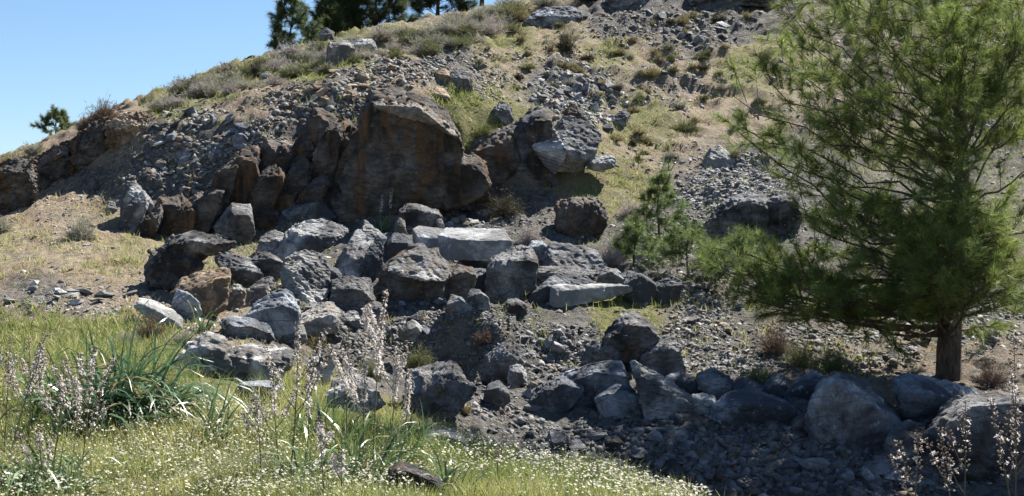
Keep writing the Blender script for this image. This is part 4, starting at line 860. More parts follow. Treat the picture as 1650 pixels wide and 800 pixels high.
# ---- meadow grass, slope grass and daisies (nobody could count them)
def build_grass():
    rg = np.random.default_rng(5)
    parts = []
    n = 120000
    px = rg.uniform(-150, 1250, n); D = np.exp(rg.uniform(math.log(7.1), math.log(13.4), n))
    z = zone_at(px, D); x = (px - 825) / F * D
    dens = fbm(np.stack([x * 1.2, D * 1.2, x * 0], 1), 3, 77) * .6 + .75
    keep = rg.uniform(0, 1, n) < (z[:, 0] + z[:, 3]) * dens
    x, D, z = x[keep], D[keep], z[keep]; m = len(x)
    root = np.stack([x, D, ground_z(x, D) - .01], 1)
    tall = np.clip((D - 10.6) / 2, 0, 1) * (x < -2.7)
    L = rg.uniform(.05, .17, m) * (1 + .45 * tall) * np.clip(.85 + 1.3 * fbm(np.stack([x * 1.7, D * 1.7, x * 0 + 2], 1), 3, 19), .35, 1.6)
    d = np.stack([rg.normal(size=m) * .45, rg.normal(size=m) * .45, np.ones(m)], 1)
    patch = fbm(np.stack([x * .9, D * .9, x * 0 + 4], 1), 3, 13)
    dryf = np.clip(.5 + patch * .9 - tall * .25 + rg.normal(size=m) * .22, 0, 1)[:, None]
    c = np.array([[.17, .225, .05]]) * (1 - dryf) + np.array([[.43, .41, .17]]) * dryf
    c = c * rg.uniform(.7, 1.25, (m, 1))
    parts.append(ribbons(root, d, L, rg.uniform(.004, .008, m), rg.uniform(.2, 1.1, m), c, 2, .1, rg))
    # hillside tufts
    n = 40000
    px = rg.uniform(-60, 1700, n); py = rg.uniform(20, 620, n)
    p, Dh, k = sample(px, py)
    z = zone_at(px[k], Dh); keep = (rg.uniform(0, 1, len(p)) < np.clip((z[:, 0] * 1.3 + z[:, 3] * .9 - .05), .05, 1) * (.5 + .9 * fbm(p * 1.3, 2, 3))) & (Dh > 12.8)
    p, z, Dh = p[keep], z[keep], Dh[keep]
    nb = 9; m = len(p) * nb
    root = np.repeat(p, nb, 0) + rg.normal(size=(m, 3)) * [.05, .05, 0]; root[:, 2] = ground_z(root[:, 0], root[:, 1]) - .01
    gr = np.repeat(z[:, 0] / (z[:, 0] + z[:, 3] + 1e-6), nb)
    d = np.stack([rg.normal(size=m) * .5, rg.normal(size=m) * .5, np.ones(m)], 1)
    c = np.where((rg.uniform(0, 1, m) < gr * .85)[:, None], np.array([[.19, .235, .055]]), np.array([[.42, .38, .19]])) * rg.uniform(.7, 1.25, (m, 1))
    parts.append(ribbons(root, d, rg.uniform(.05, .16, m), rg.uniform(.007, .014, m), rg.uniform(.2, .9, m), c, 2, .15, rg))
    v, f, cc = join(parts)
    tag(link('grass', new_mesh('grass', v, f, M_GRASS, cc)), kind='stuff')
    # daisies
    n = 22000
    px = rg.uniform(-100, 1150, n); D = np.exp(rg.uniform(math.log(7.2), math.log(11.6), n))
    z = zone_at(px, D); x = (px - 825) / F * D
    dens = np.clip(.10 + 2.2 * (fbm(np.stack([x * .9, D * .9, x * 0 + 9], 1), 4, 41, .65) + .06), .02, 1) * np.interp(D, [8.5, 10.4], [1, .75])
    edge = np.clip(1 - np.abs(px - 1000) / 220, 0, 1)
    keep = (z[:, 0] + z[:, 3] > .6) & (rg.uniform(0, 1, n) < np.maximum(dens, edge * .6))
    x, D = x[keep], D[keep]; m = len(x)
    cpt = np.stack([x, D, ground_z(x, D) + rg.uniform(.05, .17, m)], 1)
    nr = np.stack([rg.normal(size=m) * .5, rg.normal(size=m) * .5 - .25, np.ones(m)], 1)
    t, b, nn = frames(nr / np.linalg.norm(nr, axis=1, keepdims=True), rg, .1)
    r = rg.uniform(.0035, .0095, m)
    ang = np.arange(6) * math.pi / 3
    V = np.concatenate([cpt[:, None] + nn[:, None] * .002] + [(cpt + (t * math.cos(a) + b * math.sin(a)) * r[:, None])[:, None] for a in ang], 1)
    f = np.array([(0, 1 + k, 1 + (k + 1) % 6) for k in range(6)])
    f = (f[None] + (np.arange(m) * 7)[:, None, None]).reshape(-1, 3)
    cc = np.repeat(np.array([[.78, .78, .72]]) * rg.uniform(.75, 1, (m, 1)), 7, 0).reshape(m, 7, 3)
    cc[:, 0] = [.6, .5, .2]
    st = tris(cpt - np.stack([x * 0, x * 0, np.full(m, .12)], 1), cpt, np.full(m, .003), np.tile([[.12, .16, .05]], (m, 1)), rg)
    v2, f2, c2 = join([(V.reshape(-1, 3), f, cc.reshape(-1, 3)), st])
    tag(link('daisies', new_mesh('daisies', v2, f2, M_PETAL, c2)), kind='stuff')
build_grass()

# ---- strap leaf tufts
def leaf_tuft(label, px, py, n, L, spread=.9, droop=1.2, D=None, lean=(0, 0), width=.022, tone=(.10, .155, .06), rad=.06, group='asphodel leaf tufts'):
    width *= .95; n = int(n * 1.5)
    rg = np.random.default_rng(int(px * 7 + py))
    if D is None: D = float(hit([px], [py])[0])
    x = (px - 825) / F * D; z = float(ground_z(x, D)[0])
    root = np.stack([rg.normal(size=n) * rad, rg.normal(size=n) * rad, rg.uniform(-.03, .01, n)], 1)
    d = np.stack([rg.normal(size=n) * spread * .6 + lean[0], rg.normal(size=n) * spread * .6 + lean[1], rg.uniform(.7, 1.3, n)], 1)
    c = np.array([tone]) * rg.uniform(.6, 1.5, (n, 1))
    dry = rg.uniform(0, 1, n) < .08
    c[dry] = [.3, .25, .13]
    v, f, cc = ribbons(root, d, L * rg.uniform(.55, 1.1, n), width * rg.uniform(.7, 1.2, n), droop * rg.uniform(.4, 1.3, n), c, 7, .08, rg)
    o = link('leaf_tuft', new_mesh('leaf_tuft', v, f, M_LEAF, cc, True), loc=(x, D, z))
    return tag(o, label, 'plant', group)
leaf_tuft('largest tuft of long drooping silvery green strap leaves', 190, 676, 240, .92, 1.0, 1.6, lean=(.28, -.12), rad=.2, width=.034, tone=(.075, .135, .06))
leaf_tuft('strap leaf tuft behind the lilac grey flower spikes, beside the largest tuft', 110, 655, 60, .62, .9, 1.3, rad=.12)
leaf_tuft('strap leaf tuft half hidden by the edge of the photo above the meadow', 15, 610, 50, .5, .9, 1.2, rad=.12)
leaf_tuft('open fan of green strap leaves alone in front of the white low boulder', 345, 708, 24, .55, .8, 1.0, lean=(.15, 0))
leaf_tuft('dense tuft of strap leaves curling at the lower corner of the meadow', 40, 790, 60, .50, 1.1, 1.6, lean=(-.1, -.1), rad=.1)
leaf_tuft('thin strap leaf tuft beside the curling corner tuft', 112, 795, 22, .45, .9, 1.2, lean=(.2, 0))
leaf_tuft('tall strap leaf tuft at the foot of the tallest white flower spike', 575, 778, 46, .62, .8, .9, lean=(.25, 0), rad=.1)
leaf_tuft('strap leaf tuft under the bushy flower cluster', 490, 790, 26, .5, .9, 1.1, lean=(.15, 0), rad=.08)
leaf_tuft('short strap leaf tuft beside the dark rock in the grass', 715, 796, 26, .36, 1.0, 1.0, lean=(.2, 0))
leaf_tuft('dry curled strap leaf tuft low in the daisies', 380, 775, 9, .28, .9, 1.8, tone=(.3, .28, .17))
leaf_tuft('star shaped strap leaf tuft at the foot of the tan rock', 331, 535, 22, .42, 1.1, 1.4)
leaf_tuft('strap leaf tuft growing on the shaded ledge under the huge stained rock', 622, 372, 26, .42, .9, 1.0)
leaf_tuft('lone strap leaf tuft on the grassy upper slope', 1076, 276, 18, .45, .9, .9)
leaf_tuft('strap leaf tuft beyond the meadow behind the slender spikes', 500, 700, 40, .5, 1., 1.2, rad=.2)
leaf_tuft('strap leaf tuft among stems between the two white spike groups', 640, 735, 22, .42, .9, 1.)

# ---- asphodel flower spikes
def asphodel(label, bx, by, tx, ty, D, nbr=4, white=.5, dense=1., fl=.45):
    """stem from pixel (bx,by) to (tx,ty) at depth D"""
    rg = np.random.default_rng(int(tx * 13 + ty))
    A = W(bx, by, D); T = W(tx, ty, D)
    g = float(ground_z(A[0], A[1])[0])
    if A[2] > g: A[2] = g - .02
    Lm = np.linalg.norm(T - A)
    root = empty('asphodel', A); tag(root, label, 'flower', 'asphodel flower spikes')
    T = T - A; A = A * 0
    T[1] += rg.normal() * .05 * Lm
    ts = np.linspace(0, 1, 9)
    bow = np.array([rg.normal() * .02, rg.normal() * .02, 0]) * Lm
    main = np.array([T * t + bow * 4 * t * (1 - t) for t in ts])
    stems = [(main, .0048)]; spikes = [(main, 1 - fl, 1.)]
    for k in range(max(0, nbr - 2)):
        t0 = rg.uniform(.42, .8); p0 = T * t0 + bow * 4 * t0 * (1 - t0)
        a = rg.uniform(0, 2 * math.pi); bl = Lm * (1 - t0) * rg.uniform(.55, .9)
        d = np.array([math.cos(a), math.sin(a) * .8, 0])
        br = np.array([p0 + d * bl * .55 * s ** .7 + np.array([0, 0, bl * s]) for s in np.linspace(0, 1, 6)])
        stems.append((br, .003)); spikes.append((br, .25, .7))
    sv, sf, o = [], [], 0
    for path, r in stems:
        v, f = tube(path, np.linspace(r, r * .45, len(path)), 5); sv.append(v); sf.append(f + o); o += len(v)
    sv = np.concatenate(sv); c = np.tile([[.13, .115, .06]], (len(sv), 1)) * rg.uniform(.8, 1.2, (len(sv), 1))
    link('stem', new_mesh('stem', sv, np.concatenate(sf), M_STEM, c, True), root)
    parts, buds = [], []
    for path, t0, k in spikes:
        ln = np.linalg.norm(np.diff(path, axis=0), axis=1).sum()
        n = max(6, int(ln * (1 - t0) * (380 if white >= .6 else 250) * dense))
        t = t0 + (1 - t0) * rg.uniform(0, 1, n) ** .85
        ii = t * (len(path) - 1); i0 = np.minimum(ii.astype(int), len(path) - 2); fr = (ii - i0)[:, None]
        p = path[i0] * (1 - fr) + path[i0 + 1] * fr
        a = rg.uniform(0, 2 * math.pi, n); out = np.stack([np.cos(a), np.sin(a), rg.uniform(.1, .9, n)], 1); out /= np.linalg.norm(out, axis=1, keepdims=True)
        ped = (.012 + .014 * (1 - t))[:, None] * rg.uniform(.6, 1.3, (n, 1))
        ctr = p + out * ped
        open_ = (rg.uniform(0, 1, n) < (white * (1.1 if white >= .6 else .85)) * np.interp(t, [t0, .75, 1], [1.1, 1, .15]))
        q = ctr[open_]; m = len(q)
        if m:
            t1, b1, n1 = frames(out[open_], rg, .3)
            for j in range(6):
                an = j * math.pi / 3
                dirn = t1 * math.cos(an) + b1 * math.sin(an) + n1 * .35
                cc = np.array([[.74, .69, .66]]) * rg.uniform(.8, 1.05, (m, 1))
                parts.append(tris(q, q + dirn * rg.uniform(.012, .019, (m, 1)), np.full(m, .0095), cc, rg))
        q = ctr[~open_]; m = len(q)
        if m:
            ax = out[~open_] * rg.uniform(.009, .016, (m, 1))
            cc = np.where((rg.uniform(0, 1, m) < .6)[:, None], np.array([[.46, .41, .36]]), np.array([[.22, .16, .12]])) * rg.uniform(.7, 1.15, (m, 1))
            s1 = np.cross(ax, rg.normal(size=(m, 3))); s1 /= np.linalg.norm(s1, axis=1, keepdims=True); s2 = np.cross(ax, s1); s2 /= np.linalg.norm(s2, axis=1, keepdims=True)
            w = .0052
            V = np.stack([q - ax * .2, q + ax * .5 + s1 * w, q + ax * .5 + s2 * w, q + ax * .5 - s1 * w, q + ax * .5 - s2 * w, q + ax * 1.15], 1)
            f = np.array([(0, 2, 1), (0, 3, 2), (0, 4, 3), (0, 1, 4), (5, 1, 2), (5, 2, 3), (5, 3, 4), (5, 4, 1)])
            buds.append((V.reshape(-1, 3), (f[None] + (np.arange(m) * 6)[:, None, None]).reshape(-1, 3), np.repeat(cc, 6, 0)))
    v, f, cc = join(parts + buds); link('blossom', new_mesh('blossom', v, f, M_PETAL, cc), root)

A_ = asphodel
A_('tallest white asphodel spike rising over the middle of the meadow', 600, 775, 622, 470, 8.8, 5, .75)
A_('bushy white asphodel beside the tallest spike, leaning away from it', 585, 770, 590, 545, 8.8, 5, .7)
A_('asphodel spike with open white flowers close behind the tallest one', 625, 765, 640, 560, 9.2, 4, .75)
A_('shorter asphodel spike at the outer side of the tallest group', 650, 770, 660, 600, 9.2, 3, .6)
A_('slender asphodel spike with brown buds between the two flower groups', 558, 745, 562, 528, 9.6, 2, .25)
A_('tall asphodel with brown budded tip and pale flowers below', 463, 800, 480, 520, 8.5, 6, .45)
A_('asphodel with pale flowers beside the brown tipped tall one', 455, 800, 438, 580, 8.5, 5, .55)
A_('asphodel with several pale side shoots at the outside of its group', 420, 805, 412, 640, 8.4, 5, .55)
A_('thin asphodel stem between two bushier ones', 485, 800, 492, 590, 8.8, 3, .5)
A_('low asphodel with large white open flowers at the bottom edge', 525, 822, 515, 672, 7.6, 4, .6)
A_('short asphodel with white flowers and dark buds under the tall group', 552, 822, 550, 725, 7.6, 3, .6)
A_('asphodel with pinkish grey flowers, tallest of its lilac group', 128, 800, 152, 560, 8.6, 6, .4)
A_('pinkish grey asphodel spike leaning outward over the largest leaf tuft', 110, 790, 128, 570, 9.0, 6, .4)
A_('lilac grey asphodel with a long bare stem in the corner of the meadow', 10, 740, 78, 540, 9.0, 6, .4)
A_('lilac grey asphodel growing upright behind its bare stemmed neighbour', 40, 760, 48, 545, 9.4, 6, .4)
A_('lilac grey asphodel cut by the edge of the photo', 5, 760, 12, 560, 9.4, 5, .4)
A_('lilac grey asphodel filling the gap in its group', 85, 770, 100, 590, 9.4, 6, .4)
A_('low lilac grey asphodel in front of the largest leaf tuft', 140, 760, 160, 640, 9.2, 4, .4)
A_('low asphodel with grey flowers over the curling corner tuft', 70, 830, 60, 690, 7.8, 5, .4)
A_('asphodel with pale buds before the biggest boulder of the shaded row', 1468, 880, 1475, 700, 7.0, 5, .12, .8)
A_('leaning asphodel with pale buds in front of the shaded boulders', 1560, 880, 1512, 690, 7.0, 3, .12, .8)
A_('upright asphodel with pale buds before the broad dark boulder', 1548, 880, 1556, 645, 7.0, 5, .14, .8)
A_('asphodel branch with pale buds between two upright stems by the pine', 1650, 860, 1596, 645, 7.1, 4, .14, .8)
A_('tallest budded asphodel beside the pine trunk', 1632, 880, 1640, 545, 6.8, 5, .14, .9)
A_('dry dark asphodel seed stalk at the grassy rim above the shaded bank', 952, 800, 960, 745, 8.7, 2, .05, .7)
A_('thin dry asphodel stalk on the rim of the meadow', 806, 800, 806, 715, 8.3, 1, .15, .8)
A_('asphodel spike in shade on the ledge under the huge stained rock', 612, 372, 616, 315, 22.6, 0, .9, .5)
A_('second asphodel spike in shade on the ledge, closer to the rimmed rock', 630, 370, 632, 304, 22.5, 0, .9, .5)

# ---- dry shrubs
def shrub(label, px, py, wpx, hpx, kind, name='dry_shrub', cat='shrub', dens=1., D=None, group=None):
    rg = np.random.default_rng(int(abs(px) * 3 + py * 5))
    if D is None:
        D = float(hit([px], [py])[0])
        if np.isnan(D): D = 38.
    x = (px - 825) / F * D; z = float(ground_z(x, D)[0])
    rw, h = wpx / F * D / 2, hpx / F * D
    cols = {'grey': ([.30, .27, .22], [.36, .35, .27]), 'lilac': ([.34, .30, .28], [.42, .37, .34]), 'brown': ([.12, .085, .065], [.17, .12, .09]), 'olive': ([.14, .12, .07], [.20, .21, .09]),
            'green': ([.09, .08, .05], [.09, .115, .045]), 'dark': ([.07, .055, .045], [.10, .09, .055]), 'straw': ([.26, .2, .11], [.3, .26, .13]), 'yellow': ([.14, .13, .05], [.24, .26, .09])}[kind]
    n = int(170 * dens)
    d = rg.normal(size=(n, 3)); d[:, 2] = np.abs(d[:, 2]) * .9 + .12; d /= np.linalg.norm(d, axis=1, keepdims=True)
    lump = 1 + .35 * fbm(d * 2.2 + px, 2, 3)
    tip = d * np.array([rw, rw * .8, h]) * (rg.uniform(.55, 1.05, n) * lump)[:, None]
    tip[:, 2] = np.maximum(tip[:, 2], .02)
    root0 = rg.normal(size=(n, 3)) * np.array([rw * .15, rw * .15, 0])
    c = np.array([cols[0]]) * rg.uniform(.6, 1.3, (n, 1))
    wd = max(.004, D * .00032)
    parts = [tris(root0, tip, np.full(n, wd * 1.5), c, rg)]
    # fine twigs along the stems
    m = n * 12
    i = rg.integers(0, n, m); t = rg.uniform(.35, 1, (m, 1))
    a = root0[i] * (1 - t) + tip[i] * t
    dd = d[i] * .8 + rg.normal(size=(m, 3)) * .7
    b = a + dd * rg.uniform(.06, .2, (m, 1)) * max(rw, h)
    parts.append(tris(a, b, np.full(m, wd), np.array([cols[1]]) * rg.uniform(.55, 1.35, (m, 1)), rg))
    v, f, cc = join(parts)
    root = empty(name, (x, D, z - .02)); tag(root, label, cat, group)
    k = len(parts[0][0])
    link('stems', new_mesh('stems', parts[0][0], parts[0][1], M_TWIG, parts[0][2]), root)
    link('twigs', new_mesh('twigs', parts[1][0], parts[1][1], M_TWIG, parts[1][2]), root)
    return root
S = shrub
S('round grey spiny shrub on the bare slope', 130, 388, 66, 44, 'grey')
S('grey spiny shrub on the slope cut by the edge of the photo', 2, 374, 48, 30, 'grey')
S('dead brown tangle of a bush on top of the earth bluff', 168, 198, 72, 42, 'brown')
S('lower brown bush on the side of the earth bluff', 140, 215, 40, 30, 'brown')
S('brown dry bush in front of the smooth white boulder', 240, 548, 62, 48, 'brown')
S('pale grey brushwood below the brown dry bush', 205, 560, 60, 26, 'grey')
S('grey wiry brush beside the white low boulder', 300, 560, 50, 36, 'grey')
RG = 'brushwood on the grassy ridge'
S('dark rounded bush against the sky on the ridge', 310, 146, 34, 28, 'dark', group=RG)
S('dark bush on the skyline below the ridge pines', 368, 122, 40, 20, 'dark', group=RG)
S('dark bush on the skyline by the small white ridge stone', 415, 128, 28, 30, 'dark', group=RG)
for lab, px, py, w, h, k in [
  ('grey brushwood low on the ridge above the slate rubble', 270, 172, 60, 24, 'grey'), ('lilac grey brushwood on the ridge below the dark rounded bush', 330, 158, 70, 26, 'lilac'),
  ('grey brushwood on the ridge below the skyline bush', 385, 145, 60, 28, 'grey'), ('lilac brushwood on the ridge before the small ridge pine', 450, 115, 60, 28, 'lilac'),
  ('pale brushwood between the small ridge pine and the square boulder', 490, 102, 60, 26, 'grey'), ('dense brushwood below the ridge pine', 470, 92, 60, 26, 'lilac'),
  ('green grey bush beside the pale square ridge boulder', 515, 88, 40, 22, 'olive'), ('lilac brushwood on the ridge behind the flat grey rock', 615, 70, 60, 24, 'lilac'),
  ('grey brushwood under the dark ridge pines', 650, 62, 60, 22, 'grey'), ('dark green bush on the ridge above the rubble', 660, 76, 60, 22, 'green'),
  ('broad lilac grey bush on the ridge below the pine trunk', 785, 58, 80, 32, 'lilac'), ('lilac bush on the ridge beside the broad one', 725, 58, 50, 24, 'lilac'),
  ('dry straw bush high on the ridge near the broad grey boulder', 835, 34, 60, 24, 'straw'), ('grey bush against the top edge of the slope', 880, 10, 60, 22, 'grey'), ('dark bush at the top of the slope behind the grey boulder', 950, 8, 60, 18, 'dark')]:
    S(lab, px, py, w, h, k, group=RG)
rg_ = np.random.default_rng(77)
for k in range(120):
    px_ = rg_.uniform(255, 830); top = float(np.interp(px_, [250, 300, 400, 450, 560, 690, 800, 870], [170, 130, 112, 88, 66, 45, 12, 4]))
    S('low brush tuft on the grassy ridge among many like it', px_, top + 4 + rg_.uniform(0, 1) * (44 if px_ > 400 else 30), rg_.uniform(30, 70), rg_.uniform(12, 24), ['grey', 'lilac', 'olive', 'grey', 'olive'][k % 5], group='low brush tufts on the ridge', dens=.6)
for k in range(80):
    S('low brush tuft on the open upper slope among many like it', rg_.uniform(830, 1240), rg_.uniform(20, 270), rg_.uniform(16, 36), rg_.uniform(8, 16), ['grey', 'straw', 'olive', 'dark', 'straw'][k % 5], group='low brush tufts on the upper slope', dens=.6)
S('dark grey round bush alone on the upper slope', 911, 86, 44, 30, 'dark')
S('lilac dry bush over the blunt boulder', 852, 398, 52, 36, 'lilac')
S('lilac dry bush beside the grey flat faced rock', 982, 428, 48, 46, 'lilac')
S('grey dry bush next to the square brownish rock', 1018, 352, 50, 34, 'lilac')
S('grey dry bush below the square brownish rock', 1000, 398, 40, 30, 'grey')
S('yellow green bush on the lip of the hollow', 782, 226, 48, 34, 'yellow')
S('dark brush in the shaded hollow', 815, 348, 80, 46, 'dark')
S('olive bush in the shade behind the tallest flower spike', 668, 596, 64, 46, 'olive')
S('olive bush behind the slender spike', 598, 612, 60, 46, 'olive')
S('straw coloured brush under the lichen slab', 505, 562, 60, 26, 'straw')
S('dry brown brush under the pine branches', 1250, 572, 84, 60, 'brown')
S('olive bush under the pine behind the long slab', 1225, 618, 66, 30, 'olive')
S('dark green bush under the pine above the bluish block', 1345, 608, 100, 56, 'green')
S('olive bush in the pine shade above the dark gap', 1290, 590, 60, 50, 'olive')
S('dry brush on the earth beside the pine trunk', 1600, 620, 90, 40, 'brown')
S('dry twiggy brush in the shaded rubble above the dark pointed rock', 780, 556, 40, 26, 'brown')
S('straw bush on the terrace above the scree', 1050, 128, 50, 16, 'straw')
S('green bush in the shaded step of the terrace', 1105, 214, 60, 22, 'olive')
S('bush on the grassy ledge at the foot of the bluff skyline', 20, 268, 60, 22, 'straw')
S('dry grass bush on the skyline of the bluff beside the young pine', 55, 246, 50, 18, 'grey')
S('thin dry bush below the meadow rim behind the dark slab', 745, 668, 40, 22, 'straw')

# ------------------------------------------------------------------ pines
def needles(tips, dirs, rg, L, n_per, wid, tone, tvar=.35):
    """brush of needles round each twig end"""
    n = len(tips); m = n * n_per
    i = np.repeat(np.arange(n), n_per)
    back = rg.uniform(0, 1, (m, 1)) * L * 1.15
    root = tips[i] - dirs[i] * back
    out = rg.normal(size=(m, 3)); out -= dirs[i] * (out * dirs[i]).sum(1, keepdims=True); out /= np.linalg.norm(out, axis=1, keepdims=True) + 1e-9
    d = dirs[i] * .85 + out * rg.uniform(.35, .95, (m, 1))
    d /= np.linalg.norm(d, axis=1, keepdims=True)
    tip = root + d * L * rg.uniform(.7, 1.15, (m, 1))
    tip[:, 2] -= .1 * L
    g = rg.uniform(1 - tvar, 1 + tvar, n)[i][:, None] * rg.uniform(.8, 1.2, (m, 1))
    hue = rg.uniform(0, 1, n)[i][:, None]
    c = (np.array([tone]) * (1 - hue * .5) + np.array([[tone[0] * 1.9, tone[1] * 1.35, tone[2] * .8]]) * hue * .5) * g
    return tris(root, tip, np.full(m, wid), c, rg)

def branch_paths(p0, p1, rg, n_sub, sub_len):
    """a limb from p0 to p1 that sags then lifts, with side shoots; returns limb, list of shoots, tuft tips and dirs"""
    L = np.linalg.norm(p1 - p0)
    ts = np.linspace(0, 1, 8)
    side = np.cross(p1 - p0, [0, 0, 1.]); side /= np.linalg.norm(side) + 1e-9
    wob = rg.normal(size=(8, 3)) * L * .018; wob[0] = 0; wob[-1] = 0
    limb = np.array([p0 + (p1 - p0) * t for t in ts]) + np.outer(np.sin(ts * math.pi) * -.05 * L, [0, 0, 1]) + wob
    shoots, tips, dirs = [], [], []
    ax = (p1 - p0) / (L + 1e-9)
    for k in range(n_sub):
        t = rg.uniform(.35, 1.0) ** .8; q = p0 + (p1 - p0) * t + np.array([0, 0, -math.sin(t * math.pi) * .05 * L])
        l = sub_len * rg.uniform(.5, 1.2) * (1.15 - .45 * t)
        d = ax * .55 + side * rg.choice([-1, 1]) * rg.uniform(.3, 1.1) + np.array([0, 0, rg.uniform(-.3, .75)]) + rg.normal(size=3) * .4
        d /= np.linalg.norm(d)
        e = q + d * l + np.array([0, 0, .18 * l])
        mid = (q + e) / 2 + rg.normal(size=3) * .03 * l
        shoots.append(np.array([q, mid, e]))
        dd = (e - mid) / np.linalg.norm(e - mid)
        tips.append(e); dirs.append(dd)
        for _ in range(3):
            u = rg.uniform(.3, .95); b = q + (e - q) * u
            d2 = dd * .8 + rg.normal(size=3) * .55; d2 /= np.linalg.norm(d2)
            tl = l * rg.uniform(.18, .4)
            shoots.append(np.array([b, b + d2 * tl * .5, b + d2 * tl])); tips.append(b + d2 * tl); dirs.append(d2)
    return limb, shoots, np.array(tips), np.array(dirs)

def pine(label, base, height, limbs, trunk_r, needle_L=.11, n_per=46, wid=.0035, tone=(.035, .062, .02), trunk_pts=None, sub=12, sub_len=.5, seed=1, name='pine_tree', cat='tree', group=None, trunk_bend=.03):
    """limbs: list of (start height fraction, end point relative to base, density)"""
    rg = np.random.default_rng(seed)
    root = empty(name, base); tag(root, label, cat, group)
    if trunk_pts is None:
        trunk_pts = np.array([[rg.normal() * trunk_bend * height * t, rg.normal() * trunk_bend * height * t, height * t] for t in np.linspace(0, 1, 7)])
    trunk_pts = np.asarray(trunk_pts, float)
    hz = trunk_pts[:, 2]
    rr = trunk_r * (1.02 - hz / hz[-1]) ** 1.9 + .006; rr[0] *= 1.1
    fine = np.linspace(0, hz[-1], 26)
    tp = np.stack([np.interp(fine, hz, trunk_pts[:, k]) for k in range(3)], 1); tr = np.interp(fine, hz, rr)
    tp[0, 2] -= .25
    v, f = tube(tp, tr, 12)
    v += (fbm(v * 9, 3, 4)[:, None]) * .012 * np.sign(rg.normal(size=(len(v), 1)))
    link('trunk', new_mesh('trunk', v, f, M_BARK, None, True), root)
    for hf, end, dens in limbs:
        h0 = hf * hz[-1]
        p0 = np.array([np.interp(h0, hz, trunk_pts[:, k]) for k in range(3)])
        limb, shoots, tips, dirs = branch_paths(p0, np.asarray(end, float), rg, max(3, int(sub * dens)), sub_len)
        r0 = max(.004, float(np.interp(h0, hz, rr)) * .19)
        bv, bf = tube(limb, np.linspace(r0, r0 * .28, len(limb)), 6)
        V, Fq, o = [bv], [bf], len(bv)
        for s in shoots:
            a, b = tube(s, np.linspace(min(.008, r0 * .3), .0015, len(s)), 4); V.append(a); Fq.append(b + o); o += len(a)
        bo = link('branch', new_mesh('branch', np.concatenate(V), np.concatenate(Fq), M_BARK, None, True), root)
        nv, nf, nc = needles(tips, dirs, rg, needle_L, n_per, wid, tone)
        link('needles', new_mesh('needles', nv, nf, M_NEEDLE, nc), bo)
    return root

